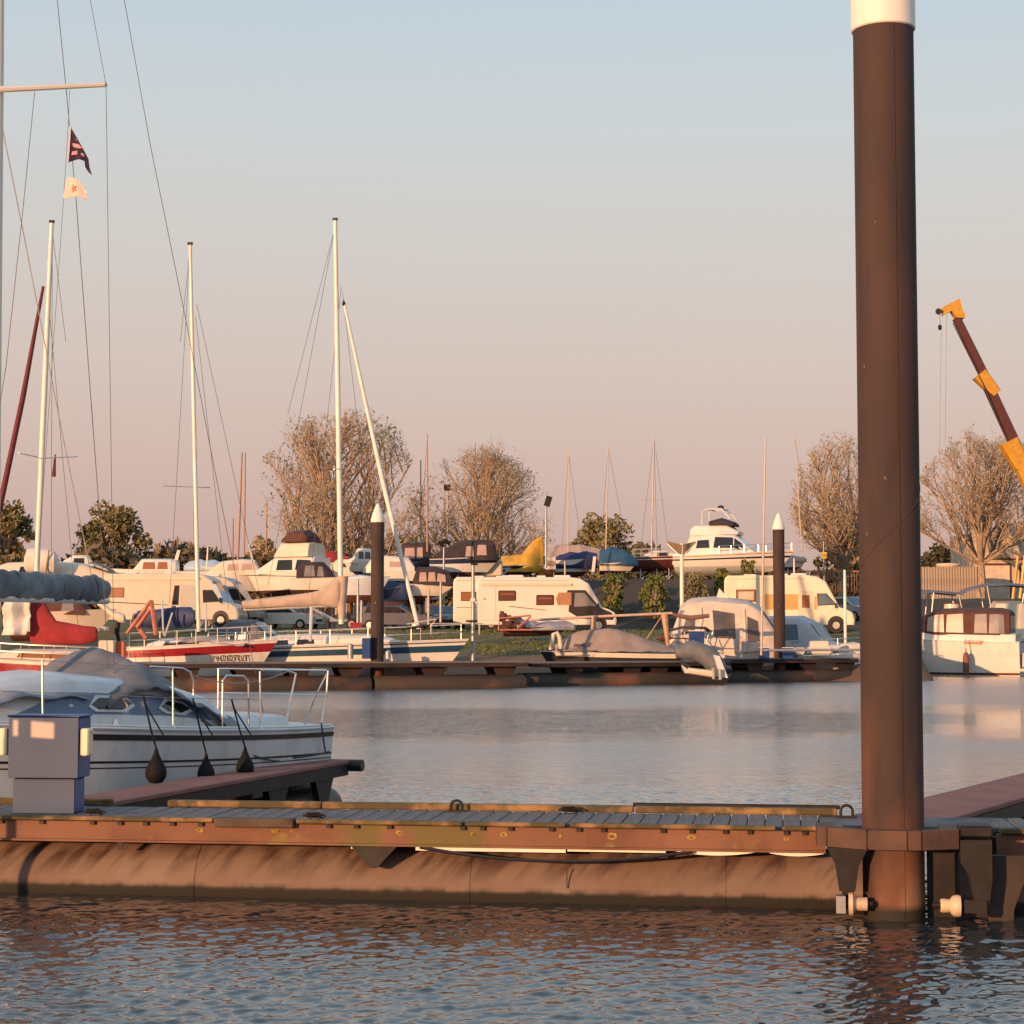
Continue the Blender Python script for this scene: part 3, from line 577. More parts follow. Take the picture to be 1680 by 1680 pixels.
# ---------------------------------------------------------------- boat kit
class Hull:
    def __init__(s,L,B,fs,fb,d=.4,rake=.8,stern=.85,flare=.82,fine=2.3,bowflare=.3,n=18,pw=1.7):
        s.__dict__.update(L=L,B=B,fs=fs,fb=fb,d=d,rake=rake,stern=stern,flare=flare,fine=fine,bf=bowflare,n=n,pw=pw)
    def b(s,t):
        if t<.42: return s.B/2*(s.stern+(1-s.stern)*sin(PI/2*t/.42))
        u=(t-.42)/.58; return s.B/2*max(0,1-u**s.fine)
    def zs(s,t): return s.fs+(s.fb-s.fs)*t**s.pw
    def pt(s,t,zf,side=1,off=0.):
        fl=max(.2,s.flare-s.bf*t**3); b=s.b(t)
        if zf>=0: k=fl+(1-fl)*zf**.75; z=s.zs(t)*zf
        else: k=fl*max(0,1+zf)**.5; z=-s.d*-zf*(1-.5*t**3)
        x=-s.L/2+t*(s.L-s.rake)+s.rake*(max(zf,-.6))*t**4
        return (x,side*(b*k+off),z)
    def tx(s,x): return min(1,max(0,(x+s.L/2)/(s.L-s.rake*.25)))
    def side(s,za,zb,off,t0=0,t1=1,rows=2,n=None,skin=.0):
        m=MB(); n=n or s.n
        for sd in (1,-1):
            m.grid([[s.pt(t0+(t1-t0)*i/n,za+(zb-za)*j/rows,sd,off if (t0+(t1-t0)*i/n)<.995 else off*.6) for j in range(rows+1)] for i in range(n+1)])
        return m
    def build(s,root,hm,dm,stripes=(),under=None,transom=None):
        m=s.side(0,1,0,rows=4)
        m.add([s.pt(0,z,sd) for z in (0,.33,.66,1) for sd in (1,-1)],[(0,1,3,2),(2,3,5,4),(4,5,7,6)])
        m.build('hull',hm,root,55)
        m=s.side(-1,0,0,rows=3); m.add([s.pt(0,z,sd) for z in (-1,-.66,-.33,0) for sd in (1,-1)],[(0,1,3,2),(2,3,5,4),(4,5,7,6)])
        m.build('underbody',under or hm,root,55)
        m=MB(); m.grid([[ (lambda p:(p[0],p[1]*f,p[2]+ (1-f*f)*.05*s.b(i/s.n)+.002))(s.pt(i/s.n,1,1)) for f in (-1,-.5,0,.5,1)] for i in range(s.n+1)]); m.build('deck',dm,root,True)
        m=MB()
        for sd in(1,-1): m.tube([s.pt(i/24,1,sd) for i in range(25)],.022*s.B/2.5,6)
        m.build('gunwale',dm,root,True)
        for za,zb,sm in stripes: s.side(za,zb,.007).build('stripe',sm,root,True)
    def rail(s,root,t0,t1,h,m,posts=5,inset=.08,mid=True,n=14,close=False,name='guard_rail',r=.012):
        mb=MB()
        def q(t,z,sd): p=s.pt(t,1,sd,-inset if s.b(t)>inset else 0); return (p[0],p[1],p[2]+z)
        for sd in(1,-1):
            for z in ([h,h*.5] if mid else [h]): mb.tube([q(t0+(t1-t0)*i/n,z,sd) for i in range(n+1)],r if z==h else r*.7,5)
            for i in range(posts): t=t0+(t1-t0)*i/(posts-1); mb.tube([q(t,0,sd),q(t,h,sd)],r,5)
        mb.build(name,m,root,True)
class House:
    """deckhouse / canopy lofted along x; stations (x, half width, z0, z1)"""
    def __init__(s,st,crown=.05,tum=.86,round_=.8): s.st=st; s.crown=crown; s.tum=tum; s.rd=round_
    def at(s,x):
        st=s.st
        for a,b in zip(st,st[1:]):
            if a[0]<=x<=b[0] or x<a[0]:
                f=(x-a[0])/(b[0]-a[0]) if b[0]>a[0] else 0
                return [a[i]+(b[i]-a[i])*f for i in (1,2,3)]
        return list(st[-1][1:])
    def prof(s,w,z0,z1):
        h=z1-z0; T=s.tum
        return [(w,z0),(w*(1-(1-T)*.6),z0+.6*h),(w*T,z0+.86*h),(w*T*.9,z0+.96*h),(w*T*.6,z1),(0,z1+s.crown)]
    def mesh(s):
        rings=[]
        for x,w_,z0,z1 in s.st:
            p=s.prof(w_,z0,z1); rings.append([(x,y,z) for y,z in p]+[(x,-y,z) for y,z in p[:-1][::-1]])
        return MB().loft(rings)
    def pt(s,x,f,sd,off=0):
        w_,z0,z1=s.at(x); h=z1-z0; T=s.tum
        y=w_*(1-(1-T)*.6*f/.6) if f<=.6 else w_*(1-(1-T)*.6-(1-T)*.4*(f-.6)/.26)
        return (x,sd*(y+off),z0+f*h)
    def build(s,name,m,root): return s.mesh().build(name,m,root,40)
    def window(s,root,poly,m,name='window',sides=(1,-1),off=.014):
        for sd in sides:
            mb=MB()
            if len(poly)==4:   # follow the curved side: gridded patch with a skirt
                a,b,c,d=poly; nu,nv=8,5
                def q(u,v): return ((a[0]*(1-u)+b[0]*u)*(1-v)+(d[0]*(1-u)+c[0]*u)*v,(a[1]*(1-u)+b[1]*u)*(1-v)+(d[1]*(1-u)+c[1]*u)*v)
                mb.grid([[s.pt(*q(i/nu,j/nv),sd,off) for j in range(nv+1)] for i in range(nu+1)])
                rim=[(i/nu,0) for i in range(nu)]+[(1,j/nv) for j in range(nv)]+[(1-i/nu,1) for i in range(nu)]+[(0,1-j/nv) for j in range(nv)]
                mb.loft([[s.pt(*q(u,v),sd,-.02) for u,v in rim],[s.pt(*q(u,v),sd,off) for u,v in rim]],False)
            else: mb.loft([[s.pt(x,f,sd,-.01) for x,f in poly],[s.pt(x,f,sd,off) for x,f in poly]])
            mb.build(name,m,root)
    def front(s,root,i,m,f0=.12,f1=.88,yf=.8,off=.02,name='windscreen',split=False):
        """pane lying on the sloping face between stations i and i+1"""
        a,b=s.st[i],s.st[i+1]
        def q(f,y):
            x=a[0]+(b[0]-a[0])*f; w_=a[1]+(b[1]-a[1])*f; z=a[3]+(b[3]-a[3])*f
            d=Vector((-(b[3]-a[3]),0,(b[0]-a[0]))).normalized(); d=d if d.z>0 else -d
            return (x+d.x*off,y*w_*s.tum*yf,z+d.z*(off+s.crown*(1-abs(y)*.8)))
        mb=MB(); mb.grid([[q(f0+(f1-f0)*k/2,y) for y in (-.9,-.45,0,.45,.9)] for k in range(3)]); o=mb.build(name,m,root)
        return o
def wires(root,segs,m=wire,r=.006,name='shroud'):
    for a,b in segs: MB().tube([loc(root,a),loc(root,b)],r,4).build(name,m,root)
def spar(root,a,b,r0,r1,m,name='mast',n=10):
    MB().tube([loc(root,a),loc(root,a).lerp(loc(root,b),.6),loc(root,b)],[r0,r0,r1],n).build(name,m,root,True)
def stands(root,h,zg):
    """yard cradle under a laid-up boat; zg = ground height in the boat's frame"""
    for t in (.18,.5,.78):
        m=MB(); p=h.pt(t,-.45,1); 
        for sd in(1,-1):
            m.tube([(p[0],sd*(p[1]+.25),zg),(p[0],sd*p[1]*.92,p[2])],.045,6)
        m.box((p[0],0,zg+.08),(.12,2*p[1]+.6,.12)); m.build('cradle',galv,root)
    mm=MB(); x0,x1=h.pt(.18,-.5,1)[0],h.pt(.78,-.5,1)[0]; mm.box(((x0+x1)/2,0,(zg-h.d)/2),(.25,.3,abs(zg+h.d)-.02)); mm.build('keel_block',wood,root)
# ---------------------------------------------------------------- the white sailing boat beside the finger pier
BH=math.atan2(-.82,-.57)
sb=thing('sailing_boat','large white sailing boat with grey tarpaulin over its cockpit at the finger pier','sailing boat',(-5.30,21.82,0),BH)
h=Hull(7.7,2.55,1.02,1.40,.5,rake=.9,stern=.80,flare=.86,fine=2.2)
h.build(sb,gelgrey,gelgrey)
h.side(.89,.945,.012).build('rubbing_strake',black,sb,True)
h.side(.67,.692,.004).build('stripe',black,sb); h.side(.62,.632,.004).build('stripe',black,sb)
def deckz(x): return h.zs(h.tx(x))
hs=House([(-2.25,.80,1.02,1.24),(-1.9,.86,1.02,1.46),(-1.0,.92,1.05,1.68),(.4,.93,1.11,1.76),(1.5,.80,1.17,1.68),(2.2,.62,1.25,1.50),(2.7,.42,1.3,1.35)],crown=.04,tum=.84)
hs.build('cabin',gelgrey,sb)
bluewin=mat('blue_cabin_panel',(.085,.15,.26),.3,var=.08)
hs.window(sb,[(-1.85,.34),(1.15,.34),(.5,.70),(-1.6,.70)],bluewin,'cabin_panel',off=.008)
def winframe(x0,x1,f0,f1):
    c=.16
    def oct_(g): 
        a,b,lo_,hi_=x0+g,x1-g,f0+g*1.0,f1-g*1.0
        return [(a+c,lo_),(b-c*.6,lo_),(b,lo_+.08),(b-c*.8,hi_),(a+c*.8,hi_),(a,lo_+.12)]
    hs.window(sb,oct_(0),gelgrey,'window_frame',off=.020); hs.window(sb,oct_(.045),glassd,'window',off=.026)
winframe(-.55,.16,.38,.665); winframe(-1.5,-.92,.38,.665)
# aft deck block and toe rail
House([(-3.55,.55,.97,1.10),(-3.3,.80,.97,1.19),(-2.5,.86,.98,1.22),(-2.3,.86,.98,1.22)],crown=.02).build('coaming',gelgrey,sb)
mb=MB()
for sd in(1,-1): mb.tube([tuple(Vector(h.pt(i/30*.95,1,sd,-.05))+Vector((0,0,.03))) for i in range(31)],.016,6)
mb.build('toe_rail',alu,sb,True)
def port(px,z,inset=.06):
    """point above the visible deck edge at photo column px"""
    best=None
    for i in range(401):
        t=i/400; p=Vector(h.pt(t,1,1,-inset)); a=BH; wx_=sb.location.x+p.x*cos(a)-p.y*sin(a); wy_=sb.location.y+p.x*sin(a)+p.y*cos(a)
        u=840+F*wx_/(wy_*CT+(p.z+z-CAMH)*ST)
        if best is None or abs(u-px)<best[0]: best=(abs(u-px),Vector((p.x,p.y,p.z+z)))
    return best[1]
for pb,ptp in ((70,77),(284,279),(427,420)):
    a=port(pb,0); b=port(pb,.70); MB().tube([a,a.lerp(b,.5),b+Vector((0,0,0))],.0118,8).build('stanchion',chrome,sb,True)
    MB().lathe([(.03,0),(.03,.03),(.018,.06)],c=a,n=10).build('stanchion_base',chrome,sb,True)
# stern rail and boarding gate
pa,pb_=port(470,0),port(532,0); 
g=MB(); g.tube([port(430,.72),port(470,.72),port(485,.68)],.0112,8); g.tube([port(485,.68),port(476,.35),port(468,.02)],.0118,8)
g.tube([port(543,.72,.1),port(536,.4,.1),port(527,.02,.1)],.0118,8); g.tube([port(541,.70,.1),port(515,.35,.2),port(500,.02,.35)],.0118,8)
st=Vector(h.pt(0,1,1,-.08)); sp_=Vector(h.pt(0,1,-1,-.08))
g.tube([st+Vector((.05,0,.72)),Vector((st.x-.02,0,st.z+.72)),sp_+Vector((.05,0,.72))],.0112,8); g.tube([sp_+Vector((.05,0,.02)),sp_+Vector((.05,0,.72))],.0118,8)
g.tube([st+Vector((.05,0,.40)),Vector((st.x-.02,0,st.z+.40)),sp_+Vector((.05,0,.40))],.010,8)
g.build('stern_rail',chrome,sb,True)
g=MB(); g.tube([port(246,.70),port(300,.70),port(312,.66),port(318,.55),port(318,.40)],.012,8); g.build('boarding_gate',chrome,sb,True); g=MB(); g.tube([port(375,.0)+Vector((0,-.1,0)),port(376,.58)+Vector((0,-.1,0)),port(382,.64)+Vector((0,-.1,0)),port(410,.64)+Vector((0,-.1,0)),port(418,.58)+Vector((0,-.1,0)),port(419,.0)+Vector((0,-.1,0))],.0112,8)
g.build('grab_rail',chrome,sb,True)
wr_=MB(); wr_.tube([port(-40,.70),port(70,.70),port(246,.70)],.004,4); wr_.tube([port(-40,.36),port(70,.36),port(284,.36),port(427,.36)],.004,4)
wr_.tube(sag(port(318,.62),port(470,.70),.11,12),.008,5)
wr_.build('lifeline',ropel,sb,True)
# mast, spreader, rigging (points in space placed from the photograph)
mY=21.35
A=P(-12,1105,mY); B=Vector((A.x-.10,A.y,A.z+11.5)); spar(sb,A,B,.068,.055,mastw)
T1=P(174,139,20.6); T0=P(-12,147,mY); T2=T0-(T1-T0)*1.0
MB().tube([loc(sb,T2),loc(sb,T0),loc(sb,T1)],[.028,.04,.026],8).build('spreader',alu,sb,True)
TOP=B
ch=P(188,1165,22.0)
wires(sb,[(T1,ch),(P(148,0,20.75),T1)],r=.0045); wires(sb,[(P(94,0,21.0),P(108,140,21.1)),(P(108,140,21.1),P(125,330,21.25)),(P(125,330,21.25),P(163,840,21.8)),(P(163,840,21.8),P(181,1150,22.1))],r=.006)
wires(sb,[(P(204,0,22.2),P(247,240,22.5)),(P(247,240,22.5),P(306,530,23.0)),(P(306,530,23.0),P(350,760,23.4)),(P(350,760,23.4),P(436,1190,24.1))],r=.0055,name='backstay')
wires(sb,[(P(57,150,21.0),P(38,340,21.1)),(P(38,340,21.1),P(10,600,21.2)),(P(10,600,21.2),P(-6,700,21.3))],r=.005,name='flag_halyard')
wires(sb,[(P(114,148,20.95),P(112,205,21.0)),(P(112,205,21.0),P(104,330,21.0)),(P(104,330,21.0),P(62,930,21.3))],r=.0035,name='flag_halyard')
wires(sb,[(P(-2,180,21.6),P(40,390,22.2)),(P(40,390,22.2),P(100,700,23.0)),(P(100,700,23.0),P(152,955,23.8))],m=ropel,r=.008,name='topping_lift')
# turnbuckle and chainplate
c0=loc(sb,ch); MB().tube([c0+Vector((0,0,.0)),c0+Vector((0,0,.20))],[.032,.018],8).build('rigging_screw',chrome,sb,True)
MB().lathe([(.07,0),(.06,.03),(.03,.07),(.02,.10)],c=port(190,0,.12),n=12).build('chainplate',chrome,sb,True)
MB().tube([port(190,.02,.12),c0],.008,5).build('rigging_toggle',chrome,sb)
# boom under its grey cover
b0=loc(sb,P(-16,958,21.4)); b1=loc(sb,P(172,968,23.9)); ax=(b1-b0); Lb=ax.length; ax.normalize(); sdv=Vector((0,0,1)).cross(ax).normalized()
rings=[]; rr=random.Random(4); nb=46
for i in range(nb+1):
    f=i/nb; c=b0.lerp(b1,f); lump=.165+.012*sin(f*38)+.010*sin(f*71+1); 
    for tf in (.18,.36,.55,.72,.86): lump-=.028*math.exp(-((f-tf)/.012)**2)
    if f>.97: lump*=.72
    rings.append([c+(sdv*cos(a)*.72+Vector((0,0,1))*sin(a)*1.0)*lump*(1+.05*sin(3*a+f*25+rr.uniform(-.3,.3))) for a in [2*PI*k/20 for k in range(20)]])
covm=mat('slate_blue_sail_cover',(.14,.165,.19),.75,var=.35,scale=2.5,bump=.5,bscale=9)
MB().loft(rings).build('boom_cover',covm,sb,60)
MB().tube([b0-Vector((0,0,.15)),b1+ax*.05-Vector((0,0,.13))],.05,10).build('boom',alu,sb,True)
for tf in (.18,.36,.55,.72,.86):
    c=b0.lerp(b1,tf); MB().tube([c+(sdv*cos(2*PI*k/16)*.72+Vector((0,0,1))*sin(2*PI*k/16))*.152 for k in range(17)],.010,5).build('cover_tie',black,sb)
# cockpit tarpaulin, tent shaped, sloping aft
tp=tag(MB().grid([[ (lambda s_,v:(s_,(v-.12*(1-abs(v)))*(.98-.10*abs(s_+1.2)/2.2),
     (2.04-.45*abs(s_+.8)**1.05*(1.0 if s_<-.8 else .55))*(1-abs(v)**1.6*.0)-.40*abs(v)**1.7*(1-.2*max(0,-s_-1.5))*(1-.35*max(0,s_+.4)) -.13*max(0,min(1,(s_+.6)/.5))+.014*sin(23*s_+13*v)*abs(v)+.010*sin(37*v-9*s_)+.022*sin(9*s_+5*v)+.018*sin(17*v+6*s_)+.02*sin(4*s_-11*v)))(-.10-2.62*i/44,-1+2*j/26) for j in range(27)] for i in range(45)]).build('tarpaulin',tarpd,None,True,loc=sb.location,rz=BH),
   'dark grey tarpaulin draped over the cockpit of the white sailing boat','tarpaulin')
tp.modifiers.new('thick','SOLIDIFY').thickness=.012
wt=MB().grid([[ (lambda s_,v:(s_,v,1.70-.16*abs(v+.1)-.25*max(0,.75-s_)*abs(v)*.2-.30*max(0,s_-1.2)**1.4+.02*sin(10*s_+4*v)+.015*sin(19*v)))(.15+1.55*i/22,-.85+1.75*j/18) for j in range(19)] for i in range(23)]).build('tarpaulin',mat('pale_grey_cloth',(.24,.265,.30),.8,var=.1,scale=3,bump=.4,bscale=7),None,True,loc=sb.location,rz=BH)
tag(wt,'pale grey cloth lying over the cabin top of the white sailing boat','tarpaulin'); wt.modifiers.new('thick','SOLIDIFY').thickness=.012
# fenders hung on ropes
fmat=mat('black_fender_cover',(.006,.006,.007),.75,var=.2,scale=8,spec=.25)
def fender(px_t,px_b,py_b,r,label,zt=.36):
    top=port(px_t,zt,.0); wt_=Matrix.Rotation(BH,3,'Z')@top+sb.location
    bot=P(px_b,py_b,wt_.y-.30)
    t=thing('fender',label,'fender',bot,group='black teardrop fenders of the white boat')
    MB().lathe([(.012,-r*1.12),(r*.6,-r*1.0),(r*.95,-r*.5),(r,0),(r*.86,r*.5),(r*.5,r*1.1),(r*.22,r*1.75),(r*.16,r*2.1),(.01,r*2.15)],n=20).build('bulb',fmat,t,True)
    MB().tube([(0,0,r*2.1),tuple((wt_-bot)*.55+Vector((.03,-.05,0))),tuple(wt_-bot)],.012,6).build('fender_rope',rope,t,True)
    MB().tube([tuple(wt_-bot),tuple(wt_-bot+Vector((.05,-.06,-.12))),tuple(Vector((.07,.05,(wt_-bot).z-.42)))],.009,6).build('fender_rope',rope,t,True)
fender(236,256,1266,.118,'black fender with round bulb standing clear above the finger pier')
fender(316,338,1268,.10,'black fender with its bulb sunk behind the finger pier')
fender(380,402,1258,.105,'black fender hanging under the tarpaulin end')
# mooring lines from the boat to the finger pier
for i,(a,b,s_,lab) in enumerate([(P(330,1180,22.3),P(462,1246,23.5),.05,'doubled dark mooring line from the boat to the finger pier'),(P(335,1184,22.3),P(458,1249,23.3),.10,'slack dark mooring line looping down to the pier'),(P(527,1186,23.9),P(534,1236,24.2),.01,'short stern line at the boat corner'),(P(470,1243,23.6),P(540,1233,24.0),.02,'thin line along the finger pier end')]):
    tag(MB().tube([p-a for p in sag(a,b,s_,12)],.018 if i==0 else .011,6).build('mooring_line',mat('grey_rope',(.07,.07,.08),.9,var=.3,scale=30),None,True,loc=a),lab,'rope')
# flags on the halyard
def flag(px0,py0,pts,label,cat,m,extra):
    Y=21.0; o=P(px0,py0,Y); t=thing('flag',label,cat,o)
    k=Y/F; mb=MB(); n=len(pts)
    mb.loft([[((x-px0)*k,.012*sin((x-px0)*.25)+dy,-(y-py0)*k) for x,y in pts] for dy in (-.003,.003)]); mb.build('cloth',m,t)
    for nm,em,ps in extra:
        MB().loft([[((x-px0)*k,.012*sin((x-px0)*.25)+dy,-(y-py0)*k) for x,y in ps] for dy in (-.012,.012)]).build(nm,em,t)
fnavy=mat('navy_flag_cloth',(.035,.015,.05),.9,var=.25,scale=8); fpink=mat('pink_flag_print',(.60,.30,.33),.9)
flag(115,206,[(117,210),(124,222),(132,236),(141,252),(146,262),(148,276),(153,290),(146,284),(141,276),(140,266),(131,263),(124,264),(114,268)],'dark navy pennant with pink patches on the flag halyard','flag',fnavy,
 [('print',fpink,[(122,224),(127,232),(128,233),(123,228)]),('print',fpink,[(119,236),(130,238),(137,245),(130,245),(121,242)]),('print',fpink,[(119,250),(128,249),(128,255),(118,256)]),('print',fpink,[(134,253),(139,254),(140,259),(135,257)]),('hoist_tape',mat('white_tape',(.75,.7,.66),.8),[(114,208),(117,208),(114,268),(112,268)])])
fwhite=mat('white_flag_cloth',(.72,.60,.52),.9,var=.05)
flag(108,290,[(110,290),(124,293),(133,300),(138,311),(145,316),(139,319),(146,326),(140,328),(130,323),(104,327)],'white swallow-tailed burgee with orange star below the navy pennant','flag',fwhite,
 [('emblem',mat('orange_print',(.62,.22,.10),.9),[(117,305),(120,308),(120,302),(122,308),(126,306),(123,310),(127,314),(122,313),(120,318),(119,312),(115,313),(118,309)])])
# ---------------------------------------------------------------- far pontoons
farm=mat('dark_pontoon_steel',(.016,.012,.011),.7,var=.4,scale=.8,col2=(.05,.024,.018))
ftube=mat('far_pontoon_tube',(.05,.036,.028),.8,var=.4,scale=.35,col2=(.17,.07,.038),lo=.5,hi=.62,stretch=(1,1,2)); layer(ftube,(.045,.038,.03),.5,.45,.6)
def pontoon(label,ax,aY,bx,bY,tubes,legs,zd=1.08,wid=2.0):
    a=Vector((xat(ax,aY),aY,0)); b=Vector((xat(bx,bY),bY,0)); d=b-a; L=d.length; rz=math.atan2(d.y,d.x)
    t=thing('pontoon',label,'pontoon',a,rz,'pontoons across the basin')
    MB().bbox((L/2,wid/2,zd-.035),(L,wid,.07),.02).build('deck',plk,t)
    for y in (.04,wid-.04): MB().box((L/2,y,zd-.15),(L-.05,.06,.14)).build('side_beam',farm,t)
    def at_(px): return (px-ax)/(bx-ax)*L
    for p0,p1 in tubes:
        x0,x1=at_(p0),at_(p1)
        for y in (.42,wid-.42):
            MB().loft([[(x,y+r*cos(2*PI*k/24),.12+r*sin(2*PI*k/24)) for k in range(24)] for x,r in ((x0,.05),(x0+.02,.36),(x0+.1,.40),(x1-.1,.40),(x1-.02,.36),(x1,.05))]).build('float_tube',ftube,t,True)
    for px in legs:
        x=at_(px)
        for y in (.30,wid-.5): MB().prism([(x-.55,zd-.12),(x+.55,zd-.12),(x+.3,.45),(x-.3,.45)],y,y+.18).build('leg_plate',farm,t)
    return t
pontoon('long dark pontoon below the white sailing boat with blue stripe',150,73.5,868,79,[(230,600),(604,866)],[300,395,480,565,705,830])
pontoon('dark pontoon carrying the boat under the taupe tarpaulin',872,81,1200,86,[(874,1196)],[945,1040,1085,1180],zd=1.0)
pontoon('dark pontoon beside the beige canvas cruiser and the second pile',1175,87,1410,90.5,[(1180,1400)],[1243,1330,1395])
pl_=MB()
for px,py,w_,h_,Y in ((746,1094,8,6,76.5),(800,1097,12,5,77),(838,1096,18,7,77.3)):
    pass
def pile2(label,px,py_cap,Y,wpx):
    r=wpx*Y/F/2; pile('mooring_pile',label,xat(px,Y),Y,r,zat(py_cap,Y),False,'tall piles with white cone caps')
pile2('brown pile with white cone cap in front of the white sailing boat',618.5,856,78.0,21.5)
pile2('brown pile with white cone cap in front of the right-hand motorhome'.replace('right-hand ','')+' beside the beige cruiser',1279.5,868,89.55,19)
def fped(label,px,py0,py1,Y,wpx):
    z0,z1=zat(py1,Y),zat(py0,Y); wd=wpx*Y/F; t=thing('service_pedestal',label,'pedestal',(xat(px,Y),Y,z0),group='blue service pedestals on the pontoons')
    MB().bbox((0,0,(z1-z0)*.48),(wd,.4,(z1-z0)*.94),.03).build('body',blueped,t); MB().bbox((0,0,(z1-z0)*.97),(wd*1.08,.46,(z1-z0)*.06),.02).build('top_cover',capm,t)
fped('blue service pedestal at the foot of the first far pile',601,1045,1081,77.6,14)
fped('blue service pedestal beside the small white boat under the dark bimini',1143,1034,1064,87.5,24)
fped('tall blue service pedestal beside the thin tall pole',1254,1062,1082,87.8,16)
fped('dark blue service pedestal behind the second far pile',1293,1062,1082,88.6,17)
for i,(px,py0,py1,Y) in enumerate([(573,1058,1081,77.0),(635,1069,1081,77.0)]):
    tag(MB().lathe([(.12,0),(.12,zat(py0,Y)-zat(py1,Y)),(.02,zat(py0,Y)-zat(py1,Y)+.05)],n=12).build('bollard',galv,None,True,loc=(xat(px,Y),Y+.5,zat(py1,Y))),('taller grey steel bollard just beyond the blue pedestal at','short grey bollard on the bow side of')[i]+' the first far pile','bollard')
# ---------------------------------------------------------------- moored boats across the basin
def sailrig(root,Y,base,top,r,spreader=None,m=mastw,stays=(),boom=None,bag=None):
    a,b=P(*base,Y),P(*top,Y); spar(root,a,b,r,r*.75,m)
    MB().box(loc(root,b)+Vector((.0,0,.06)),(.22,.05,.12)).build('masthead',darks,root)
    if spreader: 
        for (x0,y0,x1,y1) in spreader: MB().tube([loc(root,P(x0,y0,Y-.6)),loc(root,P((x0+x1)/2,(y0+y1)/2,Y)),loc(root,P(x1,y1,Y+.6))],.025,6).build('spreader',alu,root)
    for s_ in stays:
        wires(root,[(P(s_[0],s_[1],Y),P(s_[2],s_[3],Y+(s_[4] if len(s_)>4 else 0)))],r=.010)
# white boat with teal stripe
Y=80; L=11.6; 
bt=thing('sailing_boat','white sailing boat with dark teal stripe and beige sail cover behind the first far pile','sailing boat',(xat(548,Y),Y+.6,0),R(-14),'sailing boats moored at the far pontoon')
h=Hull(L,3.2,1.62,1.98,.6,rake=1.5,stern=.7,fine=2.1); h.build(bt,gel,deckm)
h.side(.74,.88,.012).build('stripe',blueg,bt); h.side(.935,.96,.012).build('stripe',blueg,bt)
hs=House([(-3.9,1.0,1.55,1.9),(-2.9,1.1,1.6,2.08),(-1,1.15,1.65,2.17),(1.6,1.0,1.73,2.15),(2.6,.75,1.8,1.95)],crown=.06); hs.build('cabin',gel,bt)
for x in (-2.5,-1.35): hs.window(bt,[(x,.25),(x+.8,.25),(x+.75,.62),(x+.05,.62)],glassd)
hs.window(bt,[(-.3,.2),(1.7,.2),(1.7,.5),(-.3,.5)],gelcream,'cabin_panel')
h.rail(bt,.05,.98,.62,alu,8,name='guard_rail',r=.016)
sh=House([(-4.9,.85,1.7,2.5),(-4.5,.95,1.7,2.75),(-3.5,.95,1.8,2.72),(-2.7,.85,1.9,2.05)],crown=.08,tum=.9); sh.build('spray_hood',greyc,bt)
sh.window(bt,[(-4.6,.2),(-3.4,.2),(-3.6,.75),(-4.5,.75)],glassg,'hood_window'); sh.front(bt,2,3,name='hood_window',m=glassg) if False else sh.front(bt,2,glassg,name='hood_window')
sailrig(bt,Y,(560,1024),(550,362),.11,[(548,770,569,768)],mastw,[(551,365,440,960,.0),(551,368,472,680),(560,470,500,1035),(562,480,622,1000)])
MB().tube([loc(bt,P(565,500,Y)),loc(bt,P(628,790,Y-.6)),loc(bt,P(687,1032,Y-1.2))],[.055,.10,.085],10).build('furled_sail',mat('white_sailcloth',(.74,.70,.63),.7,var=.08,scale=4),bt,True)
MB().lathe([(.06,-.1),(.08,0),(.02,.14)],c=loc(bt,P(564,498,Y)),n=10).build('furler_swivel',darks,bt)
spar(bt,P(568,992,Y),P(400,1000,Y+.2),.07,.07,alu,'boom')
rings=[]; a0,a1=loc(bt,P(398,992,Y)),loc(bt,P(562,980,Y))
for i in range(25):
    f=i/24; c=a0.lerp(a1,f)+Vector((0,0,.28*f**6)); hh=.16+.20*f+.55*max(0,f-.78)**1.0*3.2; ww=.13+.10*f+(.06 if f>.85 else 0)
    if f>.97: ww*=.7
    rings.append([c+Vector((0,ww*cos(t),hh*sin(t)*(1+.05*sin(3*t+9*f)))) for t in [2*PI*k/14 for k in range(14)]])
MB().loft(rings).build('sail_cover',beigec,bt,60)
MB().tube([loc(bt,P(563,945,Y)),loc(bt,P(560,990,Y)),loc(bt,P(561,1016,Y))],[.22,.20,.13],10).build('mast_boot',beigec,bt,True)
MB().tube([loc(bt,P(511,996,Y-.8)),loc(bt,P(509,1052,Y-1.2))],.07,8).build('boarding_post',alu,bt)
MB().tube([loc(bt,P(512,998,Y-.4)),loc(bt,P(550,1018,Y))],.06,8).build('boom_vang',alu,bt)
MB().tube([loc(bt,P(660,1032,Y-1.5)),loc(bt,P(705,1026,Y-2.4))],.05,6).build('bow_roller',darks,bt)
g=MB(); g.tube([loc(bt,P(668,1024,Y-1.5)),loc(bt,P(716,1016,Y-2.6)),loc(bt,P(706,1028,Y-2.5))],.03,6); g.build('pulpit',alu,bt)
tag(MB().box((0,0,.12),(.45,.3,.24)).build('deck_locker',redg,None,loc=P(584,1031,Y)),'small red box beside the mast foot of the teal striped boat','box')
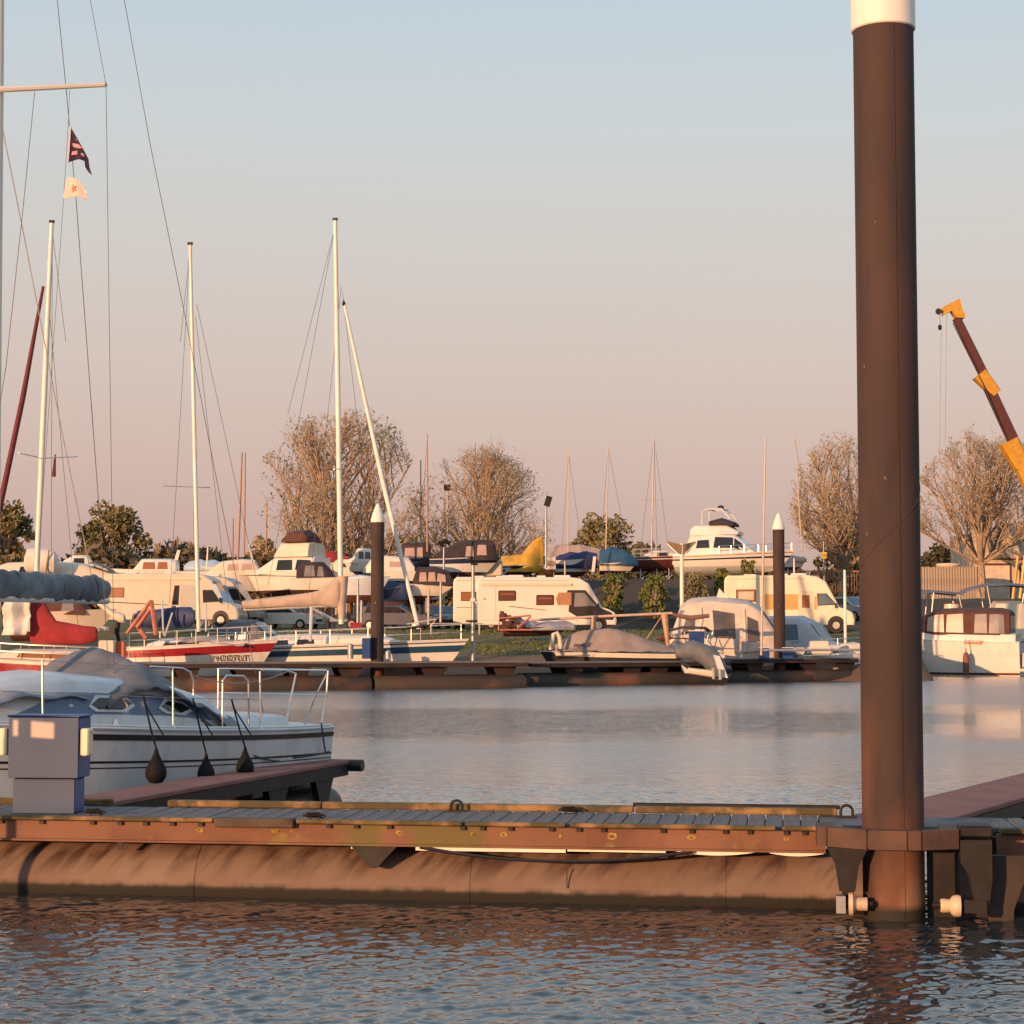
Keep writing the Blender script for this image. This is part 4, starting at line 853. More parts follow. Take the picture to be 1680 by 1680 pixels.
# red striped boat with its name
Y=78.5
br_=thing('sailing_boat','red striped sailing boat with blue sail cover and name on the bow','sailing boat',(xat(318,Y),Y+.5,0),R(-6),'sailing boats moored at the far pontoon')
h=Hull(6.9,2.4,1.62,1.97,.5,rake=1.3,stern=.75,fine=2.0); h.build(br_,gel,deckm)
h.side(.75,.93,.012,t0=0,t1=1).build('stripe',redg,br_)
hs=House([(-1.9,.75,1.55,1.8),(-1.4,.85,1.58,1.95),(.6,.8,1.65,1.95),(1.9,.5,1.75,1.85)],crown=.05); hs.build('cabin',gelgrey,br_)
hs.window(br_,[(-1.2,.3),(.4,.3),(.3,.7),(-1.1,.7)],glassd)
fl=MB().grid([[(x,y,1.90+.22*math.exp(-((x-.2)/1.3)**2)-.25*abs(y)+.03*sin(7*x+3*y)) for y in np.linspace(-.85,.85,9)] for x in np.linspace(-1.2,2.2,14)]); fl.build('foredeck_cover',beigec,br_,True)
h.rail(br_,.05,.97,.6,alu,9,name='guard_rail',r=.015)
sailrig(br_,Y,(326,1036),(312,402),.085,[(267,797,344,800)],mastw,[(312,404,278,990),(312,404,296,560),(321,520,375,1000),(323,500,440,1040,-1.2),(316,480,318,900)])
MB().tube([loc(br_,P(322,1000,Y)),loc(br_,P(218,1006,Y+.3))],.05,8).build('boom',alu,br_,True)
rings=[]; a0,a1=loc(br_,P(222,1016,Y+.3)),loc(br_,P(319,1012,Y))
for i in range(17):
    f=i/16; c=a0.lerp(a1,f); hh=.36+.06*f; 
    if f<.04 or f>.96: hh*=.7
    rings.append([c+Vector((0,.16*cos(t),hh*sin(t)*(1+.06*sin(2*t+7*f)))) for t in [2*PI*k/12 for k in range(12)]])
MB().loft(rings).build('sail_cover',bluec,br_,60)
tx=bpy.data.curves.new('lettering','FONT'); tx.body='NOOTUT'; tx.size=.34; tx.extrude=.004; tx.align_x='CENTER'
to=bpy.data.objects.new('lettering',tx); COL.objects.link(to); to.parent=br_; tx.materials.append(black)
pq=h.pt(.84,.655,-1,.05); to.location=(pq[0]-.05,pq[1]-.05,pq[2]-.13); to.rotation_euler=(PI/2,0,math.atan2(h.pt(.93,.3,-1)[1]-h.pt(.76,.3,-1)[1],h.pt(.93,.3,-1)[0]-h.pt(.76,.3,-1)[0]))
to.name='text_curve'; bpy.context.view_layer.update()
me_=bpy.data.meshes.new_from_object(to.evaluated_get(bpy.context.evaluated_depsgraph_get())); lt=bpy.data.objects.new('lettering',me_); COL.objects.link(lt); lt.parent=br_; lt.location=to.location; lt.rotation_euler=to.rotation_euler; bpy.data.objects.remove(to)
# pink frame on its stern
g=MB()
for a,b in (((248,985),(208,1040)),((248,985),(256,1042)),((246,1000),(224,1030)),((222,1022),(240,1048))): g.tube([loc(br_,P(*a,Y-.8)),loc(br_,P(*b,Y-1.0))],.09,6)
g.build('mast_crutch',pinkp,br_)
g=MB()
for a,b in (((266,984),(268,1042)),((283,1005),(270,1044)),((338,990),(338,1036))): g.tube([loc(br_,P(*a,Y-.6)),loc(br_,P(*b,Y-.8))],.04,6)
g.build('stern_post',alu,br_)
# red hulled boat under the boom
Y=77
b3=thing('sailing_boat','red hulled sailing boat with red sail cover below the grey boom','sailing boat',(xat(75,Y),Y+.3,0),R(180+3),'sailing boats moored at the far pontoon')
h=Hull(7.2,2.4,1.0,1.3,.5,rake=1.2,stern=.8,fine=2.0); h.build(b3,redg,deckm,[(.86,.97,gel),(.12,.2,gel)])
hs=House([(-1.7,.8,1.0,1.4),(-1.2,.88,1.05,1.55),(1.2,.8,1.15,1.55),(2.4,.5,1.2,1.32)],crown=.05); hs.build('cabin',gelcream,b3)
hs.window(b3,[(-1.0,.3),(1.1,.3),(1.0,.72),(-.9,.72)],wood)
h.rail(b3,.04,.97,.62,alu,8,name='guard_rail',r=.017)
sailrig(b3,Y,(56,1035),(85,366),.115,[(31,743,62,750),(64,752,128,749)],mastw,[(86,368,84,930),(85,372,108,560),(80,500,50,1030),(80,500,128,1030)])
MB().tube([loc(b3,P(71,470,Y)),loc(b3,P(38,650,Y-.4)),loc(b3,P(-4,850,Y-1)),loc(b3,P(-60,1050,Y-1.4))],[.06,.11,.12,.11],10).build('furled_sail',mat('dark_red_sailcloth',(.11,.012,.018),.7,var=.2,scale=4),b3,True)
rings=[]
for px,pt_,pb,w_ in [(50,978,1052,.10),(54,968,1056,.16),(66,974,1057,.2),(80,1000,1057,.2),(92,1018,1058,.2),(110,1021,1058,.19),(135,1026,1058,.17),(156,1028,1054,.14),(160,1032,1050,.08)]:
    t_,b_2=loc(b3,P(px,pt_,Y)),loc(b3,P(px,pb,Y)); c=(t_+b_2)/2; hh=abs(t_.z-b_2.z)/2
    rings.append([c+Vector((0,w_*cos(t),hh*sin(t))) for t in [2*PI*k/14 for k in range(14)]])
MB().loft(rings).build('sail_cover',redc,b3,60)
tag(MB().tube([(0,0,0),(.05,0,.9)],[.09,.03],8).build('flag',mat('small_dark_flag',(.12,.04,.03),.9),None,loc=P(88,782,Y)),'tiny dark flag hanging beside the mast of the red boat','flag')
o_=P(28,1005,76.6); ws=MB().grid([[((x-28)*76.6/F+.03*sin(y*.3),.12*sin(x*.21)+.10*sin(y*.13+x*.05),-(y-1005)*76.6/F) for x in np.linspace(4,50-6*max(0,(y-1025)/20),9)] for y in np.linspace(972,1042,12)]).build('dodger',mat('white_cloth',(.60,.57,.54),.85,var=.1,scale=2,bump=.4,bscale=4),b3,True,loc=loc(b3,o_),rz=-b3.rotation_euler[2]); ws.modifiers.new('thick','SOLIDIFY').thickness=.02
om=thing('outboard_motor','cream outboard motor tilted up behind the red boat','outboard motor',P(180,1005,78),0)
m=MB(); m.loft([[(x,.22*cos(t)*w_,z+.2*w_*sin(t)) for t in [2*PI*k/12 for k in range(12)]] for x,z,w_ in ((-.5,.35,.35),(-.35,.3,.6),(-.1,.12,.75),(.15,-.1,.8),(.4,-.2,1.1),(.6,-.25,.9),(.66,-.27,.4))]); m.build('cowling',gelcream,om,True)
MB().tube([(.35,0,-.3),(.3,0,-.8),(.42,0,-1.3)],[.12,.1,.05],8).build('shaft',darks,om,True)
tag(MB().lathe([(.1,0),(.22,.05),(.22,.15),(.1,.2)],n=16).build('fender',gelcream,None,True,loc=P(171,1036,77.5)),'round cream fender at the stern of the red boat','fender')
bx=tag(MB().bbox((0,0,.36),(.62,.4,.72),.04).build('dock_box',gelcream,None,loc=P(176,1081,74.5)),'cream dock box standing beside the red boat stern','box')
tag(MB().bbox((0,0,.34),(.5,.4,.66),.03).build('fuel_can',mat('orange_plastic',(.55,.12,.05),.5),None,loc=P(195,1081,74.8)),'orange red canister next to the cream dock box','canister')
# taupe tarpaulin boat with its mast laid on a crutch
Y=86.6
b4=thing('motor_boat','low boat under a large taupe tarpaulin with white rubbing strake','motor boat',(xat(1000,Y),Y+.2,.0),R(184))
h=Hull(6.3,2.3,1.28,1.42,.5,rake=.9,stern=.85,fine=2.2); h.build(b4,black,deckm)
h.side(.86,1.0,.05,.0,.93).build('rubbing_strake',gelcream,b4); 
tz=lambda x,v:1.44+float(np.interp(x,[-3.1,-.3,.9,1.5,2.8],[.06,1.0,.96,.84,.06]))*max(0,min(1,(1-abs(v))/.62))+.02*sin(5*x+4*v)+.012*sin(11*x)
MB().grid([[(x,v*min(1.16,max(.05,h.b(h.tx(x))+.03)),max(1.40,tz(x,v))-.03*(abs(v)>.99)) for v in np.linspace(-1,1,15)] for x in np.linspace(-3.0,2.5,26)]).build('tarpaulin',tarpm,b4,True)
MB().grid([[(x,.9+.02*y-.22*(z-1.6),z) for z in (1.62,1.75)] for x in np.linspace(1.0,1.7,3) for y in (1,)]).build('tarpaulin_window',mat('dim_vinyl_window',(.10,.07,.08),.3),b4)
g=MB()
g.tube([loc(b4,P(904,1066,Y-.8)),loc(b4,P(908,1040,Y-.8)),loc(b4,P(914,1038,Y-.8)),loc(b4,P(918,1046,Y-.8)),loc(b4,P(920,1064,Y-.8))],.09,8); g.build('grab_handle',gelcream,b4,True)
mr=thing('lowered_mast','lowered mast lying on a wooden crutch above the taupe tarpaulin','mast',P(980,1015,Y),0)
MB().tube([loc(mr,P(868,1018,Y)),loc(mr,P(970,1012,Y)),loc(mr,P(1103,1006,Y))],.062,10).build('spar',mat('weathered_spar',(.50,.36,.28),.5,var=.1),mr,True)
g=MB(); g.tube([loc(mr,P(1090,1008,Y)),loc(mr,P(1097,1068,Y))],[.16,.07],8); cw=mat('pale_varnished_wood',(.42,.26,.16),.5,var=.2,scale=5); g.build('crutch',cw,mr,True); g=MB(); g.tube([loc(mr,P(1086,1010,Y)),loc(mr,P(1048,1068,Y))],.025,6); g.build('stay',cw,mr); g=MB(); g.tube([loc(mr,P(974,1012,Y)),loc(mr,P(974,1032,Y))],[.10,.14],8); g.build('crutch',cw,mr,True)
MB().tube([loc(mr,P(1104,1008,Y)),loc(mr,P(1132,1014,Y-.1)),loc(mr,P(1164,1010,Y-.2))],[.08,.12,.09],8).build('rolled_sail',mat('brown_sail_bag',(.16,.09,.075),.8),mr,True)
# tilted inflatable dinghy with outboard legs
Y=84.0; o=P(1150,1092,Y)
dg=thing('dinghy','grey inflatable dinghy propped on its side against the pontoon','dinghy',o,0)
def Ld(px,py,dy=0): return loc(dg,P(px,py,Y+dy))
MB().tube([Ld(1108,1070),Ld(1135,1066),Ld(1162,1076),Ld(1178,1098),Ld(1183,1112)],[.28,.44,.48,.42,.25],14).build('inflated_tube',mat('grey_inflatable_fabric',(.12,.13,.145),.6,var=.15,scale=3),dg,True)
MB().prism([tuple((Ld(a,b).x,Ld(a,b).z)) for a,b in ((1116,1090),(1122,1104),(1175,1110),(1192,1112),(1178,1076),(1168,1074),(1176,1100),(1126,1098))],-.62,-.1).build('transom',gelgrey,dg)
MB().tube([Ld(1128,1100,-.7),Ld(1172,1106,-.7)],[.13,.16],8).build('keel',gelcream,dg,True)
g=MB(); g.tube([Ld(1170,1096,-.8),Ld(1171,1114,-.8)],.07,8); g.tube([Ld(1181,1098,-.8),Ld(1182,1115,-.8)],.07,8); g.build('rope_fender',ropel,dg)
MB().tube([Ld(1117,1088,-.5),Ld(1132,1094,-.6)],.10,8).build('strap',black,dg)
# small white boat with dark bimini behind the pedestal
Y=89
b5=thing('motor_boat','small white boat under a dark hooped bimini behind the blue pedestal','motor boat',(xat(1108,Y),Y+.8,0),R(180))
h=Hull(4.6,2.0,1.25,1.5,.4,rake=.9,fine=1.9); h.build(b5,gel,gel)
hs=House([(-1.7,.75,1.2,2.35),(-1.4,.85,1.2,2.62),(-.2,.85,1.3,2.62),(.2,.8,1.35,2.25),(.6,.7,1.4,1.55)],crown=.08); 
g=MB()
g.grid([[(x,y,z+.12*(1-(y/.85)**2)) for y in np.linspace(-.85,.85,7)] for x,z in ((-1.75,2.25),(-1.5,2.42),(-.4,2.45),(.2,2.3))]); g.build('bimini',brownc,b5,True)
g=MB()
for sd in(1,-1):
    for x0,x1 in ((-1.5,-1.75),(-.9,-.4),(-.7,.2)): g.tube([(x0,sd*.8,1.3),(x1,sd*.85,2.3)],.025,6)
g.build('bimini_frame',alu,b5)
MB().grid([[(x,y,z) for y in (-.7,0,.7)] for x,z in ((.3,1.45),(-.1,1.95))]).build('windscreen',glassg,b5)
tag(MB().tube([(-.75,0,0),(-.45,0,.02),(0,0,.03),(.9,0,0)],[.03,.16,.03,.03],8).build('paddle',mat('dark_paddle_wood',(.10,.03,.025),.5),None,True,loc=P(1104,1048,Y-1)),'dark paddle lying along the small white boat','paddle')
# beige canvas cruiser
Y=91
b6=thing('motor_cruiser','white motor cruiser wrapped in beige canvas with vinyl windows','motor cruiser',(xat(1212,Y),Y+1.3,0),R(-8))
h=Hull(6.9,2.7,1.25,1.55,.5,rake=1.0,stern=.9,flare=.85,fine=2.3); h.build(b6,gel,gelcream); h.side(.66,.72,.01).build('stripe',black,b6)
hs=House([(-3.3,.95,1.25,1.5),(-2.6,1.2,1.28,3.45),(-2.1,1.25,1.28,3.78),(-1.0,1.27,1.3,3.85),(.6,1.25,1.35,3.7),(1.3,1.15,1.4,3.3),(1.9,1.0,1.45,2.4),(2.35,.8,1.5,1.6)],crown=.16,tum=.84); hs.build('canvas_enclosure',palec,b6)
hs.window(b6,[(-2.55,.4),(-1.9,.4),(-1.85,.72),(-2.3,.72)],smoky,'canvas_window')
hs.window(b6,[(-.95,.28),(.05,.26),(.0,.76),(-1.05,.80)],smoky,'canvas_window')
hs.window(b6,[(.6,.20),(1.2,.22),(1.1,.70),(.6,.72)],smoky,'canvas_window')
hs.front(b6,0,smoky,.25,.85,.7,.03,'canvas_window'); hs.front(b6,5,smoky,.1,.9,.8,.03,'canvas_window')
for sd in(1,-1): MB().tube([hs.pt(-1.6,0,sd,.02),hs.pt(-1.75,.3,sd,.03),hs.pt(-1.55,.6,sd,.03),hs.pt(-1.6,.86,sd,.03)],.06,6).build('canvas_seam',gelcream,b6,True); MB().tube([hs.pt(.5,0,sd,.02),hs.pt(.5,.5,sd,.03),hs.pt(.45,.86,sd,.03)],.05,6).build('canvas_seam',gelcream,b6,True)
MB().prism([(-.9,3.9),(-.3,3.9),(-.75,4.4)],-.1,.1).build('antenna_fin',gel,b6)
# grey roofed cruiser, windscreen covered
Y=94
b7=thing('motor_cruiser','pale cruiser with grey roof and slanted grey windscreen cover behind the second far pile','motor cruiser',(xat(1330,Y),Y+2.0,0),R(-28))
h=Hull(7.0,2.6,1.2,1.5,.5,rake=1.2,stern=.9,fine=2.1); h.build(b7,gel,gel)
hs=House([(-3.0,1.1,1.2,2.75),(-2.2,1.15,1.2,3.0),(.0,1.15,1.3,3.02),(.6,1.1,1.35,2.75),(1.35,1.0,1.4,1.75),(2.3,.8,1.5,1.6)],crown=.1); hs.build('cabin',mat('silver_grey_canvas',(.42,.43,.46),.7,var=.08),b7)
hs.front(b7,3,mat('windscreen_cover',(.30,.33,.34),.6,var=.15,scale=2),.05,.95,1.0)
hs.window(b7,[(-2.0,.35),(.1,.35),(.0,.8),(-1.9,.8)],glassb)
h.rail(b7,.55,.98,.55,chrome,4,name='bow_rail',r=.018)
# open white boat with outboard at the pontoon end
Y=91.5
b8=thing('motor_boat','small open white boat with black outboard beside the big pile','motor boat',(xat(1395,Y),Y+.6,0),R(14))
h=Hull(5.0,1.9,1.15,1.4,.35,rake=.9,fine=2.0); h.build(b8,gel,gel); 
hs=House([(-.2,.6,1.15,1.7),(.3,.7,1.2,1.78),(1.0,.6,1.25,1.6),(1.6,.4,1.3,1.35)],crown=.05); hs.build('cuddy',gelcream,b8)
m=MB(); m.loft([[(x,.24*cos(t)*w_,z+.3*w_*sin(t)) for t in [2*PI*k/12 for k in range(12)]] for x,z,w_ in ((-3.35,1.05,.3),(-3.2,1.08,.9),(-2.9,1.1,1.0),(-2.7,1.08,.8),(-2.6,1.0,.3))]); m.build('outboard_cowling',black,b8,True)
MB().tube([(-2.9,0,.9),(-2.85,0,.3),(-3.0,0,-.1)],[.14,.10,.06],8).build('outboard_leg',darks,b8,True)
tag(MB().bbox((0,0,.2),(1.1,.7,.40),.08).build('cushion_box',gelcream,None,loc=P(1345,1074,90)),'cream box lying on the pontoon before the grey roofed cruiser','box')
tag(MB().bbox((0,0,.15),(.9,.5,.30),.06).build('cushion_box',gelcream,None,loc=P(1344,1062,90.3)),'small cream cushion stacked on the cream pontoon box','cushion')
g=tag(MB().tube([(0,0,.0),(3.0,.1,.02),(7.5,.3,.03)],.06,8).build('handrail',galv,None,True,loc=P(1249,1067,87.2)),'pale grey horizontal handrail in front of the blue pedestals','handrail')
tag(MB().tube([loc(thing_,P(1258,712,87.6)) if False else Vector((0,0,0)),Vector(P(1256,716,87.6))-Vector(P(1249,1075,87.6))],[.055,.035],10).build('flag_pole',mat('dull_pole_paint',(.50,.42,.34),.5,var=.08),None,True,loc=P(1249,1075,87.6)),'thin tall pale pole beside the beige canvas cruiser','pole')
# big cruiser with brown canopy
Y=100.5
b9=thing('motor_cruiser','white motor cruiser with brown canopy and fender on its side','motor cruiser',(xat(1588,Y)-1.3,Y+1.6,0),R(158))
h=Hull(9.0,3.1,1.75,2.1,.5,rake=1.3,stern=.92,flare=.86,fine=2.3); h.build(b9,gel,gel,[(.03,.10,antif)])
h.side(.62,.65,.02).build('rubbing_strake',deckm,b9)
hs=House([(-4.3,1.3,1.75,2.2),(-3.6,1.35,1.75,2.25),(-1.0,1.35,1.85,2.30),(.35,1.32,1.9,2.35),(1.2,1.28,1.95,3.3),(2.2,1.1,2.0,3.35),(3.2,.7,2.05,2.5)],crown=.03,tum=.95); hs.build('superstructure',gel,b9)
hs.window(b9,[(-2.6,-.28),(-1.7,-.28),(-1.7,.1),(-2.7,.1)],wood,'porthole',off=.2)
cp=House([(-4.0,1.25,2.05,3.32),(-3.5,1.3,2.05,3.46),(-1.6,1.3,2.1,3.48),(-.2,1.3,2.15,3.42),(.6,1.28,2.3,3.1),(1.05,1.26,2.5,2.7)],crown=.12,tum=.92); cp.build('canopy',brownc,b9)
for x0,x1 in ((-3.75,-2.95),(-2.87,-2.2),(-1.65,-.75),(-.65,.25)): cp.window(b9,[(x0,.12),(x1,.12),(x1-.05,.82),(x0+.03,.84)],pinkv if x0>-2 else glassg,'canopy_window')
MB().add([(-4.02,-1.0,2.2),(-4.02,-.1,2.2),(-4.03,-.1,3.15),(-4.03,-1.0,3.15)],[(0,1,2,3)]).build('canopy_window',glassg,b9)
MB().add([(-4.02,.1,2.2),(-4.02,1.0,2.2),(-4.03,1.0,3.15),(-4.03,.1,3.15)],[(0,1,2,3)]).build('canopy_window',glassg,b9)
MB().bbox((-4.85,0,.32),(.9,2.6,.16),.05).build('swim_platform',gelcream,b9)
MB().bbox((-4.62,.6,.85),(.12,.8,.75),.03).build('stern_locker',gelcream,b9)
p=P(1585,1088,Y-1.0); fd=thing('fender','long brown fender on the side of the brown canopy cruiser','fender',p)
MB().lathe([(.02,-.62),(.14,-.55),(.17,-.35),(.17,.3),(.12,.5),(.03,.6),(.03,.75)],n=16).build('bulb',mat('brown_fender_cover',(.20,.08,.055),.7),fd,True); MB().tube([(0,0,.7),(0,.1,1.3)],.02,5).build('fender_rope',ropel,fd)
# cruiser with grey bimini behind it
Y=108
b10=thing('motor_cruiser','cream cruiser with grey bimini and open cockpit behind the brown canopy cruiser','motor cruiser',(xat(1600,Y),Y+2,0),R(176))
h=Hull(9.5,3.2,1.9,2.3,.5,rake=1.2,stern=.9,fine=2.2); h.build(b10,gel,gel)
hs=House([(-4.5,1.3,1.9,3.4),(-3.0,1.35,1.9,4.0),(-1.6,1.3,1.95,4.0),(-1.2,1.25,2.0,3.4),(1.5,1.1,2.1,3.2),(3,.8,2.2,2.5)],crown=.1); hs.build('superstructure',gelcream,b10)
g=MB(); g.grid([[(x,y,z+.18*(1-(y/1.3)**2)) for y in np.linspace(-1.3,1.3,9)] for x,z in ((-3.6,4.85),(-2.4,4.95),(-1.0,4.9),(.1,4.62),(.4,4.4),(2.0,4.55),(3.6,4.3),(4.4,3.9))]); g.build('bimini',greyc,b10,True)
g=MB()
for sd in(1,-1):
    for x0,x1,z1 in ((-3.2,-3.6,4.85),(-1.4,-1.0,4.9),(.2,.6,4.45),(2.2,2.0,4.55),(3.3,4.2,4.0)): g.tube([(x0,sd*1.15,2.6),(x1,sd*1.28,z1)],.035,6)
g.build('bimini_frame',alu,b10)
MB().lathe([(.02,0),(.42,.1),(.45,.4),(.42,.7),(.02,.75)],n=18).build('radar_dome',gelcream,b10,True,loc=(.9,.6,3.2)); MB().lathe([(.02,0),(.28,.1),(.3,.5),(.26,.95),(.02,1.0)],n=16).build('life_raft',mat('striped_canvas',(.62,.48,.36),.8,var=.3,scale=6),b10,True,loc=(2.9,.6,2.6))
# ---------------------------------------------------------------- motorhomes, cars
def wheel(root,x,y,r,name='wheel'):
    o=MB().tube([(x,y-.11,r),(x,y-.10,r),(x,y+.10,r),(x,y+.11,r)],[r*.9,r,r,r*.9],20).build(name,tyre,root,True)
    w_=MB(); w_.tube([(x,y-.125,r),(x,y+.125,r)],[r*.58,r*.58],14); w_.build('rim',hub,o,True)
def rv(label,px,Y,L,H,hd,z=None,body=rvw,cabm=None,ref=None,details=None,Wd=2.25):
    x=xat(px,Y); z=ground_z(x,Y) if z is None else z
    t=thing('motorhome',label,'motorhome',(x,Y,z),hd,'motorhomes parked on the bank')
    l=L/2; P_=[(-l,.42),(-l,H-.35),(-l+.05,H-.14),(-l+.22,H),(l-2.55,H),(l-2.0,H-.09),(l-1.55,H-.36),(l-.80,1.32),(l-.42,1.22),(l-.10,1.02),(l,.62),(l-.04,.34),(-l+.1,.34)]
    c=(0,H*.55); ins=lambda q,k:(c[0]+(q[0]-c[0])*k,c[1]+(q[1]-c[1])*k)
    w2=Wd/2; m=MB()
    m.loft([[(q[0],y,q[1]) for q in [ins(p,k) for p in P_]] for y,k in ((-w2,.975),(-w2+.06,1),(w2-.06,1),(w2,.975))]); m.build('body',body,t,30)
    for s in (-1,1):
        MB().box((-.9,s*(w2+.004),.62),(L-2.4,.012,.018)).build('panel_seam',rvgrey,t); MB().box((-1.2,s*(w2-.01),H-.20),(L-2.9,.03,.03)).build('roof_rail',rvgrey,t); MB().box((-l+1.05,s*(w2+.003),H*.52),(.014,.012,H*.62)).build('panel_seam',rvgrey,t)
    def panel(name,poly,m_,off=.012,sides=(-1,1),thick=.02):
        if name in('window','cab_window'):
            cx_=sum(q[0] for q in poly)/len(poly); cz_=sum(q[1] for q in poly)/len(poly); fr=[(q[0]+(.045 if q[0]>cx_ else -.045),q[1]+(.04 if q[1]>cz_ else -.04)) for q in poly]
            for s in sides: MB().prism(fr,s*(w2-.02),s*(w2+off-.006)).build('window_frame',black,t)
        for s in sides: MB().prism(poly,s*(w2-thick+off),s*(w2+off)).build(name,m_,t)
    t['_']=0; del t['_']
    for wx_ in (l-1.0,-l+2.2): 
        for s in (-1,1): 
            MB().tube([(wx_,s*(w2-.05),.40),(wx_,s*(w2+.004),.40)],[.46,.46],20).build('wheel_arch',black,t)
            wheel(t,wx_,s*(w2-.10),.34)
    # windscreen on the raked front
    a=Vector((l-1.52,0,H-.40)); b=Vector((l-.86,0,1.36)); d=(b-a); nrm=Vector((-d.z,0,d.x)).normalized(); nrm=nrm if nrm.x>0 else -nrm
    g=MB(); g.grid([[ (a+d*f)+Vector((0,y,0))+nrm*.012 for y in (-w2*.84,0,w2*.84)] for f in (.04,.96)]); g.build('windscreen',glassd if cabm is not None else glassb,t)
    g=MB(); g.bbox((l-.02,0,.55),(.10,Wd*.9,.22),.03); g.build('bumper',cabm or rvgrey,t)
    for s in (-1,1): MB().bbox((l-.13,s*w2*.80,.86),(.16,.22,.16),.03).build('headlight',hub,t); MB().bbox((l-1.02,s*(w2+.12),1.42),(.08,.18,.28),.02).build('mirror',black,t)
    for x_,w_,hh in ((-l+1.4,.7,.10),(-.3,.5,.12),(l-3.0,.9,.14)): MB().bbox((x_,0,H+hh/2-.01),(w_,.6,hh),.03).build('roof_hatch',gel,t)
    return t,l,w2,panel
t,l,w2,pn=rv('white motorhome with dark cab doors standing on the grass at the middle',897,107,7.75,3.0,R(-1.5),cabm=rvdark)
cab=[(l-2.7,.72),(l-2.62,1.5),(l-2.8,2.05),(l-2.7,2.28),(l-1.72,2.28),(l-.92,1.30),(l-.3,1.05),(l-.12,.80),(l-.2,.62)]
pn('cab_panel',cab,rvdark,.006)
pn('cab_window',[(l-2.35,1.36),(l-2.3,2.12),(l-1.78,2.12),(l-1.15,1.40)],glassg,.014)
pn('cab_curtain',[(l-3.25,1.45),(l-3.35,1.8),(l-3.2,2.15),(l-2.5,2.15),(l-2.5,1.45)],mat('ochre_blind',(.36,.18,.08),.6),.016)
for x0,z0 in ((-l+1.25,1.72),(-l+3.35,1.48)):
    pn('window',[(x0,z0),(x0+.86,z0),(x0+.9,z0+.1),(x0+.9,z0+.42),(x0+.84,z0+.5),(x0+.04,z0+.5),(x0,z0+.44)],mat('brown_acrylic_window',(.12,.04,.03),.15),.016)
    pn('blind',[(x0+.08,z0+.30),(x0+.82,z0+.30),(x0+.82,z0+.38),(x0+.08,z0+.38)],wood,.022)
pn('stripe',[(-l+1.8,1.40),(-l+3.9,1.18),(-l+3.9,1.15),(-l+1.8,1.36)],black,.005)
pn('wheel_fairing',[(l-3.6,1.18),(l-2.7,1.12),(l-2.25,.85),(l-2.1,.5),(l-2.2,.36),(l-3.6,.36)],rvw,.010)
pn('awning_case',[(-l+.3,2.52),(l-2.5,2.52),(l-2.5,2.66),(-l+.3,2.66)],gelcream,.10,(-1,))
pn('service_hatch',[(-l+.12,.46),(-l+.85,.46),(-l+.85,1.5),(-l+.12,1.5)],gel,.006); pn('logo',[(-l+.35,1.95),(-l+.55,1.78),(-l+.32,1.74),(-l+.48,1.82)],black,.006)
t,l,w2,pn=rv('white motorhome mostly hidden behind the one with dark cab doors',838,111.5,6.6,3.05,R(-1.5))
pn('window',[(-l+.5,1.7),(-l+1.3,1.7),(-l+1.3,2.15),(-l+.5,2.15)],wood,.014); pn('stripe',[(-l+.2,1.3),(-l+2,1.3),(-l+2,1.27),(-l+.2,1.27)],black,.006)
t,l,w2,pn=rv('white motorhome with pale blue windscreen cover behind the red boats',286,106,7.7,2.9,R(-5),z=2.62,body=mat('motorhome_beige',(.50,.46,.40),.3,.1,var=.05))
pn('cab_window',[(l-1.95,1.32),(l-1.98,1.95),(l-1.5,1.95),(l-1.05,1.38)],glassd,.014)
MB().grid([[Vector((l-1.50+.64*f+.05,y,2.36-1.0*f)) for y in (-w2*.98,-w2*.5,0,w2*.5,w2*.98)] for f in (0,.5,1)]).build('windscreen_cover',mat('pale_blue_cover',(.32,.45,.60),.5,var=.1,scale=2),t)
pn('windscreen_cover',[(l-1.55,2.3),(l-1.28,2.3),(l-.75,1.2),(l-.95,1.15)],mat('pale_blue_cover',(.32,.45,.60)),.02)
pn('window',[(-l+.35,1.62),(-l+1.25,1.62),(-l+1.25,2.08),(-l+.35,2.08)],wood,.014); pn('window',[(-l+4.0,1.2),(-l+4.3,1.2),(-l+4.35,2.2),(-l+4.15,2.2)],glassd,.014)
pn('door',[(-l+4.45,.62),(-l+5.3,.62),(-l+5.3,2.28),(-l+4.45,2.28)],rvgrey,.008); pn('stripe',[(-l+.4,1.36),(-l+3.8,1.18),(-l+3.8,1.14),(-l+.4,1.3)],black,.005); pn('gas_vent',[(-l+3.95,.9),(-l+4.2,.9),(-l+4.2,1.12),(-l+3.95,1.12)],black,.01)
pn('awning_case',[(-l+.1,2.55),(l-2.2,2.55),(l-2.2,2.67),(-l+.1,2.67)],gelcream,.09,(-1,))
t,l,w2,pn=rv('silver white motorhome cab showing behind the blue windscreen cover',340,112,6.6,2.75,R(-6),z=2.8,body=rvgrey)
pn('cab_window',[(l-1.75,1.38),(l-1.72,1.98),(l-1.35,1.98),(l-.78,1.42)],glassd,.014)
t,l,w2,pn=rv('cream motorhome with rounded roof and door behind the second far pile',1296,106.5,7.1,3.1,R(-9),body=mat('motorhome_cream',(.76,.66,.50),.3,var=.05,coat=.2))
pn('window',[(-l+.7,1.68),(-l+1.7,1.68),(-l+1.7,2.28),(-l+.7,2.28)],wood,.012); pn('window_pane',[(-l+.78,1.75),(-l+1.62,1.75),(-l+1.62,2.21),(-l+.78,2.21)],mat('cream_blind',(.55,.42,.32),.4),.018)
pn('ochre_panel',[(-l+2.2,1.2),(l-2.9,1.2),(l-2.9,2.05),(-l+2.2,2.05)],mat('ochre_side_panel',(.55,.32,.11),.4,var=.05),.006)
